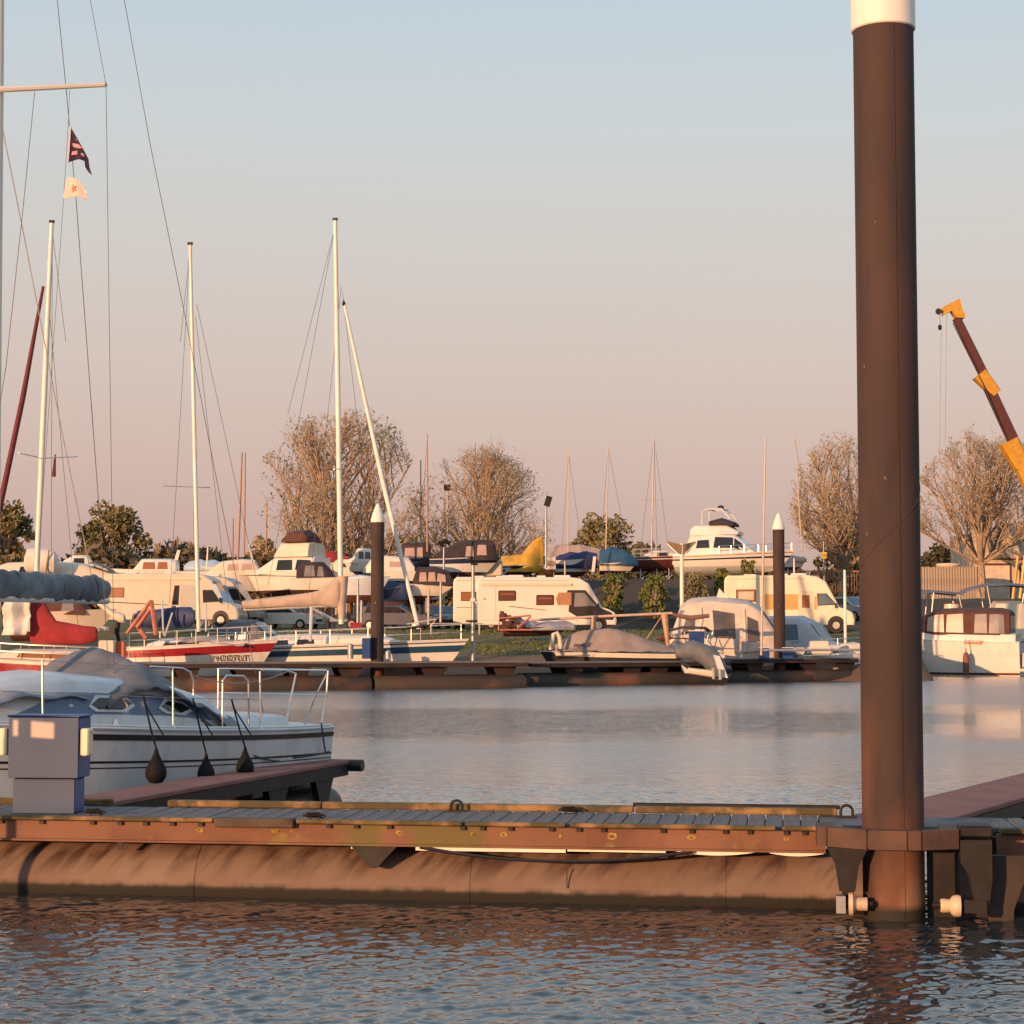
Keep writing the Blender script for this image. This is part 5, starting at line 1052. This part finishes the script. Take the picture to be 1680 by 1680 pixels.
pn('door',[(l-3.05,.7),(l-2.25,.7),(l-2.25,2.25),(l-3.05,2.25)],gelcream,.010); pn('door_window',[(l-2.85,1.3),(l-2.42,1.3),(l-2.42,2.0),(l-2.85,2.0)],wood,.016)
pn('cab_window',[(l-1.95,1.45),(l-1.98,2.05),(l-1.55,2.05),(l-.98,1.5)],glassb,.014); pn('ochre_panel',[(l-2.2,1.2),(l-2.15,1.95),(l-2.05,1.95),(l-2.02,1.2)],mat('ochre_side_panel',(.55,.32,.11)),.007)
MB().bbox((l-2.1,.3,2.98),(.5,.5,.28),.08).build('roof_dome',pinkp,t)
def car(label,px,Y,hd,m,z=None):
    x=xat(px,Y); t=thing('parked_car',label,'car',(x,Y,ground_z(x,Y) if z is None else z),hd,'cars parked behind the motorhomes')
    prof=[(-2.1,.35),(-2.15,.8),(-2.0,.98),(-1.75,1.42),(.35,1.46),(1.05,.98),(1.9,.82),(2.1,.6),(2.08,.34)]
    m_=MB(); m_.loft([[(a,y,.35+(b-.35)*(k if b>1 else 1)) for a,b in prof] for y,k in ((-.86,.93),(-.78,1),(.78,1),(.86,.93))]); m_.build('body',m,t,35)
    for s in (-1,1):
        MB().prism([(-1.65,1.0),(-1.5,1.34),(.3,1.36),(.85,1.0)],s*.80,s*.868).build('side_window',glassd,t)
        MB().bbox((2.06,s*.6,.68),(.12,.3,.16),.03).build('headlight',hub,t)
        for x_ in (-1.35,1.3): wheel(t,x_,s*.78,.31)
    g=MB(); g.grid([[(a,y,b) for y in (-.7,0,.7)] for a,b in ((1.04,1.01),(.42,1.42))]); g.build('windscreen',glassb,t)
    MB().bbox((2.10,0,.55),(.06,.8,.14),.02).build('grille',black,t)
    return t
car('dark grey green car facing the water beside the white motorhome',722,117,R(-75),mat('grey_green_car_paint',(.08,.095,.085),.3,coat=.5,var=.05))
car('silver grey car in front of the cream motorhome nose',1398,112,R(-60),mat('silver_car_paint',(.32,.33,.35),.3,.3,coat=.5,var=.05),z=2.9)
car('white car behind the teal striped sailing boat',470,113,R(-20),mat('white_car_paint',(.62,.59,.54),.3,coat=.5,var=.04))
car('dark blue car parked under the blue tarpaulin boat',650,109,R(-10),mat('dark_blue_car_paint',(.02,.03,.07),.3,coat=.5,var=.05))
car('silver car standing by the slim galvanised post',735,121,R(-82),mat('silver_car_paint',(.32,.33,.35)))
# ---------------------------------------------------------------- boats laid up in the yard
def yard(label,px0,px1,pys,pyb,Y,hd=0,bow=1,hm=gel,dm=deckm,kind='motor_boat',cat='motor boat',B=None,bowup=.12,house=(),hmat=gel,wins=(),wmat=glassd,cover=None,group='boats laid up ashore',stripes=(),under=antif,cradle=True,rake=.9,draft=.35,extra=None):
    k=Y/F; L=(px1-px0)*k/max(.5,abs(cos(hd))); x=xat((px0+px1)/2,Y); zb=zat(pyb,Y); zs_=zat(pys,Y); d=(zs_-zb)*draft; z0=zb+d
    B=B or min(3.2,L*.36)
    t=thing(kind,label,cat,(x,Y,z0),hd if bow>0 else PI+hd,group)
    h=Hull(L,B,zs_-z0,(zs_-z0)*(1+bowup)+.1,d,rake=min(rake,L*.22),stern=.88,fine=2.1,bowflare=.35)
    h.build(t,hm,dm,stripes,under)
    fs=zs_-z0
    if house:
        st=[(-L/2+f*L,max(.15,min(w_*B/2,B/2*.97)),fs-.08,fs+hh*k) for f,w_,hh in house]
        hs=House(st,crown=.05); hs.build('cabin' if hmat in (gel,gelcream,gelgrey) else 'canopy',hmat,t)
        for f0,f1,a,b in wins: hs.window(t,[(-L/2+f0*L,a),(-L/2+f1*L,a),(-L/2+(f1-.012)*L,b),(-L/2+(f0+.012)*L,b)],wmat)
    if cover:
        m_,pts,sagk=cover; w0=B/2*1.04; g=MB(); rows=[]
        fr_=np.linspace(pts[0][0],pts[-1][0],22)
        for f in fr_:
            hh=np.interp(f,[p[0] for p in pts],[p[1] for p in pts])*k; bb=min(w0,h.b(h.tx(-L/2+f*L))*1.05+.12)
            rows.append([(-L/2+f*L,v*bb*(.78 if abs(v)<.99 else 1),fs+.04+hh*(1-abs(v)**1.7)-(sagk*fs if abs(v)>.9 else 0)+.05*sin(9*f+5*v)*(1-abs(v))+.03*sin(23*f+2*v)*(1-abs(v))) for v in (-1,-.88,-.7,-.5,-.25,0,.25,.5,.7,.88,1)])
        o=g.grid(rows).build('cover',m_,t,50); o.modifiers.new('thick','SOLIDIFY').thickness=.02
    if cradle:
        zg=ground_z(x,Y)-z0
        if zg< -d-.15: stands(t,h,zg)
    t['k_']=0; del t['k_']
    return t,h,L,fs,k
def mast_on(t,Y,base,top,r=.07,m=mastw,spreads=(),stays=()):
    spar(t,P(*base,Y),P(*top,Y),r,r*.7,m,n=8)
    for a in spreads: MB().tube([loc(t,P(a[0],a[1],Y)),loc(t,P(a[2],a[3],Y))],.03,5).build('spreader',alu,t)
    for a in stays: wires(t,[(P(a[0],a[1],Y),P(a[2],a[3],Y))],r=.012)
mdull=mat('dull_mast_paint',(.46,.38,.31),.5,var=.08)
# left part of the yard
t,h,L,fs,k=yard('cream cabin cruiser with brown canvas cockpit behind the red sail cover',20,190,1006,1052,96,0,1,gelcream,gelcream,house=[(.02,.8,14),(.10,.9,26),(.45,.9,30),(.62,.85,30),(.72,.75,8)],hmat=brownc,wins=[(.5,.62,.2,.75)],wmat=glassg,cradle=False,group='cruisers behind the far pontoon')
t,h,L,fs,k=yard('white cabin boat with slate canvas hood behind the grey boom',-30,192,946,992,112,0,1,gel,gelcream,house=[(.05,.8,10),(.2,.9,22),(.55,.9,24),(.75,.85,20),(.98,.55,4)],hmat=gelcream,wins=[(.3,.5,.3,.7)])
MB().grid([[(L*(.30+f*.18),y,fs+(.85-.7*f**2.2)*(1-.12*(y/1)**2)) for y in np.linspace(-1.1,1.1,7)] for f in np.linspace(0,1,6)]).build('hood',covm,t,True)
rings=[]; o=P(68,920,110); tb=thing('wrapped_sail','bulky white wrapped sail bag standing on the cabin boat','sail bag',o)
MB().loft([[(x,.5*w_*cos(t_),z+.75*w_*sin(t_)) for t_ in [2*PI*k_/14 for k_ in range(14)]] for x,z,w_ in ((-.95,-.1,.5),(-.8,0,.95),(-.2,0,1),(.4,-.05,.98),(.8,-.1,.85),(.95,-.2,.4))]).build('bag',mat('white_tarpaulin',(.62,.58,.54),.8,var=.1,scale=2,bump=.5,bscale=3),tb,True); MB().tube([(.55,-.5,.6),(.45,-.52,-.2),(.35,-.4,-.75)],.04,6).build('strap',leafg,tb)
t,h,L,fs,k=yard('white cabin cruiser with white radar arch behind the motorhome roof',165,300,938,975,122,0,-1,gel,gel,house=[(.08,.85,16),(.15,.9,20),(.5,.85,20),(.6,.8,3),(.9,.5,2)],hmat=gel,wins=[(.17,.30,.25,.78),(.32,.48,.25,.78)],wmat=wood)
MB().prism([tuple((loc(t,P(a,b,122)).x,loc(t,P(a,b,122)).z)) for a,b in ((282,925),(288,925),(294,902),(289,902))],-.5,-.4).build('radar_fin',gel,t)
t,h,L,fs,k=yard('white motor cruiser with aft antenna behind the silver cab',335,445,942,985,121,0,1,gel,gel,house=[(.05,.8,4),(.25,.85,20),(.55,.9,24),(.75,.85,22),(.85,.7,3)],hmat=gelcream,wins=[(.35,.52,.3,.75),(.56,.72,.3,.75)],wmat=pinkv)
mast_on(t,121,(390,930),(397,742),.07,mat('brown_mast',(.28,.14,.09),.4)); mast_on(t,121,(339,935),(341,897),.05); mast_on(t,121,(418,934),(408,892),.06)
t,h,L,fs,k=yard('cream flybridge cruiser with dark brown top cover beside the fan-shaped tree',395,545,940,984,118,R(-28),-1,gel,gel,house=[(.1,.9,24),(.25,.92,26),(.55,.9,26),(.78,.75,5)],hmat=gel,wins=[(.12,.3,.2,.8),(.33,.52,.2,.8)],stripes=[(.72,.76,blueg)])
hs=House([(-L*.34,1.0,fs+.95,fs+1.75),(-L*.3,1.05,fs+.95,fs+1.82),(-L*.02,1.05,fs+.95,fs+1.82),(L*.06,.9,fs+.95,fs+1.2)],crown=.05); hs.build('flybridge',gelcream,t)
House([(-L*.30,.8,fs+1.86,fs+2.2),(-L*.25,.95,fs+1.86,fs+2.5),(-L*.1,.95,fs+1.86,fs+2.5),(-L*.0,.7,fs+1.86,fs+2.1)],crown=.12).build('bridge_cover',brownc,t)
t,h,L,fs,k=yard('white cruiser with dark framed canopy and long foredeck in front of the fan-shaped tree',478,640,950,978,114,0,1,gel,gelcream,house=[(.06,.85,16),(.12,.9,27),(.32,.9,27),(.40,.85,14),(.44,.8,2)],hmat=dark,wins=[(.14,.25,.2,.8),(.27,.34,.2,.75)],wmat=glassg)
t,h,L,fs,k=yard('grey white boat on a trailer in front of the blue covered boat',556,640,951,990,111,0,1,gelgrey,gelgrey,house=[(.1,.8,3),(.4,.8,7),(.8,.5,2)],hmat=gelgrey,cradle=False)
for dx in(-.3,.3): 
    for s in(-1,1): wheel(t,dx*1.8,s*.9,.01) if False else None
trl=thing('boat_trailer','galvanised boat trailer under the grey white boat','trailer',(xat(590,111),111,ground_z(xat(590,111),111)))
MB().box((0,-.6,.55),(3.4,.09,.12)).build('chassis',galv,trl); MB().box((0,.6,.55),(3.4,.09,.12)).build('chassis',galv,trl)
for s in(-1,1): wheel(trl,-.4,s*.95,.33)
for x_ in(-1.1,1.0): MB().box((x_,0,.85),(.1,1.3,.55)).build('bunk',galv,trl)
t,h,L,fs,k=yard('white cabin yacht with rounded coachroof behind the first far pile',588,690,938,962,120,0,-1,gel,gel,house=[(.1,.85,8),(.2,.9,22),(.6,.9,26),(.8,.8,20),(.92,.6,3)],hmat=gel,wins=[(.3,.5,.35,.7)],wmat=pinkv)
mast_on(t,120,(701,905),(701,712),.055,mat('brown_mast',(.28,.14,.09),.4),stays=[(701,714,690,900)])
t,h,L,fs,k=yard('white sports cruiser with dark framed windscreen beside the motorhome',640,744,958,988,113,0,1,gel,gel,house=[(.36,.85,6),(.42,.9,26),(.7,.88,27),(.92,.78,20),(1.0,.5,2)],hmat=dark,wins=[(.46,.58,.2,.72),(.6,.72,.2,.72),(.74,.88,.2,.7)],wmat=pinkv,bowup=-.35)
t,h,L,fs,k=yard('dark framed cruiser canopy above the sports cruiser',652,715,925,950,126,0,1,navy,gel,house=[(.05,.85,8),(.12,.9,32),(.7,.9,34),(.85,.8,30),(.9,.7,2)],hmat=dark,wins=[(.18,.45,.3,.8),(.5,.66,.3,.8)],wmat=pinkv)
t,h,L,fs,k=yard('navy and white cruiser under a dark brown canopy below the round-headed tree',705,822,918,950,124,0,1,gel,gel,house=[(.1,.85,10),(.45,.9,30),(.75,.9,32),(.9,.85,30),(.95,.7,3)],hmat=dark,wins=[(.5,.62,.2,.7),(.66,.8,.25,.75)],wmat=pinkv,stripes=[(.6,.95,navy)])
t,h,L,fs,k=yard('boat under a deep blue tarpaulin on a trailer beside the first far pile',628,676,966,1000,112,0,1,navy,gel,cover=(bluec,[(0,4),(.3,12),(.7,9),(1,2)],.9),cradle=False)
tr2=copytree(trl); tr2.location=(xat(652,112),112,ground_z(xat(652,112),112)); tr2['label']='galvanised trailer carrying the blue tarpaulin boat'
t,h,L,fs,k=yard('boat under a bright yellow tent cover peaking at one end',822,892,930,946,132,0,1,black,gel,cover=(yelc,[(0,16),(.35,18),(.5,22),(.72,40),(.95,48),(1.0,40)],1.0),B=3.0)
tag(MB().bbox((0,0,.55),(2.6,1.2,1.1),.1).build('container',mat('cream_ribbed_plastic',(.6,.5,.38),.5,var=.1,scale=8,stretch=(12,1,1)),None,loc=P(792,946,125)),'cream ribbed tank on the motorhome side of the yard','tank')
t,h,L,fs,k=yard('large boat under a pinkish grey tarpaulin behind the navy covered boat',895,990,915,945,146,0,1,gelgrey,gel,cover=(mat('pinkish_grey_tarpaulin',(.34,.27,.25),.8,var=.1,scale=2,bump=.4,bscale=3),[(0,8),(.2,20),(.6,22),(1,10)],.7))
t,h,L,fs,k=yard('boat under a dark navy tarpaulin with white bow and ladder',912,986,920,948,136,0,1,gel,gel,cover=(mat('navy_tarpaulin',(.018,.03,.10),.6,var=.3,scale=2,bump=.4,bscale=5),[(0,5),(.3,13),(.7,15),(.92,9)],.75),kind='sailing_boat',cat='sailing boat')
mast_on(t,136,(932,915),(933,738),.042,mdull,stays=[(933,740,922,905),(933,745,955,905)])
MB().box(loc(t,P(974,928,134.8)),(.22,.1,1.3),ry=.12).build('ladder',gel,t)
t,h,L,fs,k=yard('boat under a teal blue tarpaulin with cream hull',984,1048,925,943,135,0,1,gelcream,gel,cover=(teal,[(0,20),(.35,27),(.6,24),(.85,12),(1,2)],.35),kind='sailing_boat',cat='sailing boat')
mast_on(t,135,(994,905),(998,732),.045,mdull,stays=[(998,735,985,905),(998,735,1030,905)])
t,h,L,fs,k=yard('dark red hulled yacht with white deck on yard stands',1036,1140,915,938,138,0,1,mat('dark_red_hull',(.10,.025,.02),.35),gel,kind='sailing_boat',cat='sailing boat',house=[(.2,.7,4),(.35,.75,11),(.6,.7,12),(.78,.5,3)],hmat=gelcream,wins=[(.4,.58,.3,.7)],stripes=[(.70,.80,gel)])
mast_on(t,138,(1069,910),(1073,716),.055,mdull,spreads=[(1053,820,1090,820)],stays=[(1073,718,1050,910),(1073,718,1098,912),(1073,720,1078,905)])
h.rail(t,.05,.97,.6,alu,7,name='guard_rail',r=.02)
t,h,L,fs,k=yard('white hull with blue canvas hood between the round-headed tree and the yellow cover',748,838,936,962,128,0,1,gel,gel,house=[(.1,.85,8),(.2,.9,20),(.5,.9,22),(.62,.8,4),(.9,.5,2)],hmat=bluec,wins=[(.22,.34,.3,.75),(.36,.48,.3,.75)],wmat=pinkv)
t,h,L,fs,k=yard('white sloop hull with cream cabin behind the flybridge cruiser',520,600,934,958,127,0,-1,gel,gel,house=[(.15,.8,4),(.3,.85,14),(.6,.8,15),(.8,.5,2)],hmat=gelcream,wins=[(.33,.56,.3,.7)],kind='sailing_boat',cat='sailing boat')
t,h,L,fs,k=yard('white open boat with red canvas hood behind the white mast foot',500,572,918,940,134,0,1,gel,gel,cover=(redc,[(0,6),(.4,16),(.7,12),(1,2)],.3))
t,h,L,fs,k=yard('small white cruiser with dark screen beside the wrapped sail bag',96,172,930,956,124,0,1,gel,gel,house=[(.1,.85,10),(.3,.9,18),(.6,.85,18),(.75,.7,3)],hmat=gel,wins=[(.32,.56,.3,.8)])
t,h,L,fs,k=yard('white boat with pale blue tarpaulin behind the silver motorhome cab',300,372,932,954,128,0,-1,gel,gel,cover=(mat('pale_blue_cover',(.32,.45,.60)),[(0,4),(.3,12),(.7,14),(1,3)],.4))
t,h,L,fs,k=yard('white cruiser with pale blue canvas hood low beside the trailer boat',668,742,968,992,116,0,1,gel,gel,house=[(.1,.85,6),(.2,.9,20),(.5,.9,20),(.62,.8,4),(.9,.5,2)],hmat=mat('pale_blue_canvas',(.16,.20,.27),.8,var=.15),wins=[(.22,.34,.3,.75),(.36,.48,.3,.75)],wmat=pinkv)
t,h,L,fs,k=yard('white hard-topped cruiser between the fan-shaped tree and the first far pile',560,618,922,946,123,0,-1,gel,gel,house=[(.1,.85,8),(.15,.9,20),(.55,.9,22),(.7,.8,6),(.9,.5,2)],hmat=gel,wins=[(.18,.34,.3,.8),(.37,.52,.3,.8)],wmat=smoky)
t,h,L,fs,k=yard('white hull with grey canvas hood behind the dark-cabbed motorhome roof',900,972,952,975,117,0,1,gel,gel,house=[(.1,.85,5),(.2,.9,14),(.5,.9,15),(.62,.8,4),(.9,.5,2)],hmat=greyc,wins=[(.22,.34,.3,.75)],wmat=pinkv) if False else (None,)*5
# motor yacht
Y=137
t,h,L,fs,k=yard('white flybridge motor yacht with black windows high on the yard',1118,1300,912,944,Y,R(-22),1,gel,gel,kind='motor_yacht',cat='motor yacht',B=3.4,bowup=.28,house=[(.10,.8,16),(.14,.88,34),(.34,.88,36),(.52,.82,34),(.68,.6,6)],hmat=gel,wins=[(.35,.60,.38,.86),(.20,.32,.38,.74)],stripes=[(.55,.68,navy),(.86,.90,brownc)],under=gelgrey,draft=.45)
hs=House([(-L*.36,1.2,fs+1.45,fs+1.95),(-L*.33,1.25,fs+1.45,fs+2.2),(-L*.05,1.15,fs+1.5,fs+2.2),(L*.04,.8,fs+1.5,fs+1.7)],crown=.04); hs.build('flybridge',gel,t)
House([(-L*.20,1.1,fs+2.2,fs+2.5),(-L*.12,1.1,fs+2.2,fs+2.66),(L*.0,.95,fs+2.1,fs+2.32)],crown=.1).build('bridge_cover',dark,t)
g=MB()
for y in(-1.0,1.0): g.tube([(-L*.26,y,fs+2.2),(-L*.26,y*.9,fs+3.2),(-L*.22,y*.8,fs+3.35),(-L*.10,y*.8,fs+3.35),(-L*.02,y*.9,fs+2.6)],.06,6)
g.tube([(-L*.22,-.8,fs+3.35),(-L*.22,.8,fs+3.35)],.06,6); g.tube([(-L*.10,-.8,fs+3.35),(-L*.10,.8,fs+3.35)],.06,6); g.build('radar_arch',gelgrey,t,True)
MB().lathe([(.02,0),(.22,.03),(.24,.15),(.15,.25),(.02,.27)],c=(-L*.13,0,fs+3.4),n=14).build('radar_dome',dark,t,True)
h.rail(t,.45,.98,.55,chrome,6,name='bow_rail',r=.025)
MB().bbox((-L*.47,0,fs*.7),(L*.1,2.4,.9),.1).build('outdrive_box',gelgrey,t)
t,h,L,fs,k=yard('small white boat with pinkish cover near the railing',1288,1325,920,936,143,0,1,gel,gel,cover=(beigec,[(0,3),(.4,9),(1,3)],.3)); mast_on(t,143,(1316,905),(1303,712),.045,mdull,stays=[(1303,714,1335,900)])
t,h,L,fs,k=yard('low dark boat on the bank with brown outboard gear under grey tarpaulin',826,944,1030,1044,98.5,0,1,mat('dark_brown_hull',(.06,.035,.03),.6),gelgrey,cover=(mat('pale_grey_tarpaulin',(.27,.26,.28),.7,var=.2,scale=2,bump=.5,bscale=5),[(.2,12),(.5,9),(.8,10),(1,4)],.55),cradle=False,B=1.5)
rk=thing('engine_rack','rusty heap of outboard gear on the bank beside the grey tarpaulin','engine rack',P(842,1034,97.5))
g=MB()
rr=random.Random(9)
for i in range(11): g.bbox((rr.uniform(-.6,.6),rr.uniform(-.2,.2),rr.uniform(.15,.85)),(rr.uniform(.2,.5),.3,rr.uniform(.2,.5)),.04)
g.build('engine_block',brownc,rk); g=MB(); g.tube([(-.75,-.3,0),(-.7,-.3,.6),(.9,-.3,.75)],.05,6); g.tube([(-.7,-.3,.02),(1.0,-.3,.02)],.05,6); g.tube([(.2,-.3,.1),(.9,-.3,.7)],.05,6); g.build('rack_frame',pinkp,rk)
# bench-like rail on the grass
g=MB(); g.tube([(-1.4,0,0),(-1.4,0,.62)],.05,6); g.tube([(1.2,0,0),(1.2,0,.62)],.05,6); g.box((-.1,0,.64),(3.0,.1,.06)); tag(g.build('low_rail',galv,None,loc=(xat(750,103),103,ground_z(xat(750,103),103))),'low metal rail on the grass beside the motorhome','rail')
# ---------------------------------------------------------------- posts, lamps
def post(label,px,py0,py1,Y,r=.06,m=galv,name='post',head=None,cat='post',group=None):
    z0=zat(py1,Y); x=xat(px,Y,z0); t=thing(name,label,cat,(x,Y,z0),group=group); Hh=zat(py0,Y)-z0
    MB().tube([(0,0,-.3),(0,0,Hh*.5),(0,0,Hh)],[r,r,r*.8],10).build('pole',m,t,True)
    if head: head(t,Hh)
    return t
post('slim galvanised post on the pontoon in front of the white motorhome',776,925,1082,80,.085,galv,'water_post',lambda t,H_:(MB().bbox((0,-.1,H_*.62),(.22,.2,.2),.04).build('tap_box',gel,t),MB().bbox((-.05,-.1,H_*.40),(.5,.12,.08),.02).build('bracket',darks,t),MB().bbox((.05,0,H_),(.3,.2,.12),.03).build('lamp_head',darks,t)))
def twin(t,H_):
    for s in(-1,1): 
        o=MB().prism([(s*.05,H_-.5),(s*.10,H_-.55),(s*.75,H_+.05),(s*.70,H_+.12),(s*.05,H_-.05)],-.15,.15).build('lamp_shade',mat('lamp_brown',(.22,.15,.08),.5),t)
        MB().prism([(s*.14,H_-.55),(s*.30,H_-.50),(s*.80,H_-.02),(s*.76,H_+.02)],-.13,.13).build('lamp_lens',mat('lamp_lens',(.8,.78,.7),.3),o)
post('white lamp post with double V-shaped head above the taupe tarpaulin boat',1119,892,1010,100,.11,mastw,'lamp_post',twin,'lamp post')
post('tall thin lamp post with one dark head beside the yellow cover',896,828,925,140,.09,galv,'lamp_post',lambda t,H_:MB().box((.15,0,H_+.25),(.45,.3,.75),ry=.3).build('lamp_head',darks,t),'lamp post')
post('lamp post with dark hooked head among the dark canopies',728,895,990,119,.07,galv,'lamp_post',lambda t,H_:MB().tube([(0,0,H_-.05),(-.25,0,H_+.15),(.1,0,H_+.3),(.4,0,H_+.1)],[.12,.16,.18,.12],8).build('lamp_head',darks,t,True),'lamp post')
post('dark lamp head on a tall thin pole against the round-headed tree',734,800,905,150,.06,galv,'lamp_post',lambda t,H_:MB().bbox((0,0,H_),(.6,.4,.5),.1).build('lamp_head',darks,t),'lamp post')
for i,(px,a,b,Y,lab) in enumerate([(703,968,1018,103,'plain grey post on the grass behind the furled sail'),(587,950,1015,103,'tall grey fence post in front of the trailer boat'),(593,985,1015,103.5,'short grey fence post beside the trailer wheel'),(723,955,1012,104,'grey fence post before the dark car'),(927,920,948,118,'pale short post above the motorhome roof'),(1387,935,1045,95,'pale pink post in front of the cream motorhome nose'),(1303,916,950,136,'thin pale post of the yard railing')]):
    post(lab,px,a,b,Y,.075 if Y<110 else .06,galv if i<5 else mastw,'fence_post',None,'post')
sg=post('pole with a small yellow sign behind the railing',1352,888,950,140,.05,galv,'sign_post',lambda t,H_:MB().bbox((0,-.1,H_*.62),(.4,.04,.5),.01).build('sign_plate',mat('yellow_sign',(.6,.38,.05),.5),t),'sign')
# thin distant masts
for px,a,b,Y,lab in [(401,742,905,160,'thin pale distant mast beside the brown mast'),(437,820,905,160,'short distant mast left of the fan-shaped tree'.replace('left of','next to')),(690,755,900,158,'thin distant mast between the two bare trees'),(382,850,912,160,'short brown distant mast above the white cruiser')]:
    post(lab,px,a,b,Y,.06,mat('brown_mast',(.28,.14,.09),.4),'distant_mast',None,'mast','distant masts')
# ---------------------------------------------------------------- railing, shed, fence, crane
Yf=142; x0,x1=xat(1290,Yf),xat(1420,Yf); zt=zat(937,Yf); zb=zat(972,Yf)
rl=thing('railing','dark vertical bar railing on the bank behind the cream motorhome','railing',(x0,Yf,zb))
MB().box(((x1-x0)/2,0,zt-zb),(x1-x0,.08,.08)).build('top_rail',pinkp,rl); MB().box(((x1-x0)/2,0,.15),(x1-x0,.08,.08)).build('bottom_rail',brownc,rl)
bp0=None
n=int((x1-x0)/.20)
for i in range(n):
    if bp0 is None: bp0=MB().box((0,0,(zt-zb)/2),(.06,.05,zt-zb-.1)).build('slat',mat('railing_paint',(.16,.09,.07),.6),rl,loc=(.1,0,0))
    else: share(bp0,rl,(.1+i*.20,0,0))
for i in range(5): MB().box(((x1-x0)*i/4,.06,(zt-zb)/2),(.1,.1,zt-zb+.1)).build('post',galv,rl)
Yc=150; x0,x1=xat(1505,Yc),xat(1606,Yc); zb=zat(985,Yc); zt=zat(930,Yc)
cf=thing('corrugated_fence','pale corrugated sheet fence beside the shed','fence',(x0,Yc,zb))
fp=mat('pale_sheet_metal',(.42,.36,.31),.5,.2,var=.12,scale=1); nb_=22; wd=(x1-x0)/nb_; s0=None
sm=MB(); sm.prism([(-wd*.48,0),(-wd*.22,-.10),(wd*.22,-.10),(wd*.48,0),(wd*.48,.03),(-wd*.48,.03)],0,zt-zb,'z')
for i in range(nb_):
    if s0 is None: s0=sm.build('panel',fp,cf,loc=(wd*.5,0,0))
    else: share(s0,cf,(wd*(i+.5),0,rr.uniform(-.03,.03)))
for i in range(6): MB().box(((x1-x0)*i/5,.12,(zt-zb)/2),(.12,.12,zt-zb+.05)).build('post',galv,cf)
tag(MB().lathe([(.02,0),(.9,.05),(1.0,.2),(.9,.35),(.02,.4)],n=20).build('cable_reel',gelcream,None,True,loc=P(1556,932,151)),'pale flat round lid showing over the corrugated fence','lid')
Ys=158; x0=xat(1603,Ys); x1=x0+16; zb=ground_z(x0,Ys)-.2; zt=zat(872,Ys)
shd=thing('shed','pale cream boat shed behind the bare tree and crane','shed',(x0,Ys,zb)); Hs=zt-zb
wall_m=mat('cream_shed_wall',(.55,.43,.30),.7,var=.06,scale=.5)
MB().loft([[(a,y,b) for a,b in ((0,0),(0,Hs),(4.5,Hs+1.0),(16,Hs+1.0),(16,0))] for y in (0,9)]).build('wall',wall_m,shd)
MB().box((8,-.1,Hs*.62),(16,.1,.12)).build('trim_beam',brownc,shd)
for i in range(4):
    f=MB().box((1.6+i*3.3,-.06,Hs*.30),(2.6,.10,Hs*.52)).build('window',pinkp if i==9 else brownc,shd); MB().box((1.6+i*3.3,-.13,Hs*.30),(2.35,.06,Hs*.46)).build('pane',mat('cream_shutter',(.6,.48,.36),.5),f)
pnl=None
for i in range(26):
    if pnl is None: pnl=MB().box((0,-.05,Hs*.82),(.5,.06,Hs*.34)).build('panel',wall_m,shd,loc=(.4,0,0))
    else: share(pnl,shd,(.4+i*.6,0,0))
# crane
Yk=128
cr_=thing('crane','yellow mobile crane with dark red telescopic boom beyond the brown canopy cruiser','crane',(xat(1765,Yk),Yk,ground_z(xat(1765,Yk),Yk)))
def LK(px,py,dy=0): return loc(cr_,P(px,py,Yk+dy))
def sect(a,b,w0,w1,m,name):
    a,b=LK(*a),LK(*b); d=(b-a).normalized(); u=Vector((d.z,0,-d.x)); v=Vector((0,1,0)); k=Yk/F
    MB().loft([[p+u*su*w_*k/2+v*sv*w_*k/2 for su,sv in ((-1,-.8),(-.8,-1),(.8,-1),(1,-.8),(1,.8),(.8,1),(-.8,1),(-1,.8))] for p,w_ in ((a,w0),(b,w1))]).build(name,m,cr_)
sect((1569,522),(1617,620),12.5,13.5,craner,'boom_section'); sect((1617,625),(1668,735),16,17,craner,'boom_section'); sect((1664,735),(1762,950),24,27,craney,'boom_section')
sect((1606,614),(1634,646),24,17,craney,'boom_collar'); sect((1654,724),(1676,766),30,24,craney,'boom_collar')
for o_ in (-.5,.5): MB().tube([LK(1563,530,o_),LK(1612,628,o_),LK(1660,742,o_)],.035,5).build('boom_hose',black,cr_,True)
m=MB(); k=Yk/F; q0=LK(1560,510)
hd_=[tuple((LK(a,b).x,LK(a,b).z)) for a,b in ((1541,509),(1548,503),(1573,491),(1577,508),(1582,518),(1581,523),(1567,522),(1560,511),(1552,515),(1546,519),(1547,512))]
m.prism(hd_,-.35,.35); m.build('boom_head',craney,cr_)
MB().tube([LK(1540,511,-.2),LK(1540,511,.2)],.22,12).build('pulley',darks,cr_)
for a,b,r_ in (((1540,512),(1543,532),.02),((1548,516),(1548,512),.02),((1544,540),(1541,768),.014),((1553,517),(1550,768),.014)): MB().tube([LK(*a),LK(*b)],r_,5).build('cable',wire,cr_)
MB().lathe([(.02,-.2),(.13,-.1),(.13,.1),(.02,.2)],c=LK(1542,537),n=10).build('hook_block',darks,cr_)
MB().bbox((0,0,1.9),(5.0,2.4,1.6),.1).build('turntable',craney,cr_); MB().bbox((-1.8,-.3,3.2),(1.7,1.5,1.6),.12).build('cab',craney,cr_); MB().box((-1.8,-1.06,3.3),(1.3,.05,.9)).build('cab_window',glassd,cr_)
MB().bbox((.3,0,.85),(9,2.5,.7),.1).build('chassis',craney,cr_)
for i in range(4):
    for s in(-1,1): wheel(cr_,-3.4+i*2.3,s*1.1,.5)
for s in(-1,1): MB().tube([(-3.9,s*.9,1.5),(-3.5,s*.9,4.4)],.10,6).build('outrigger',craney,cr_)
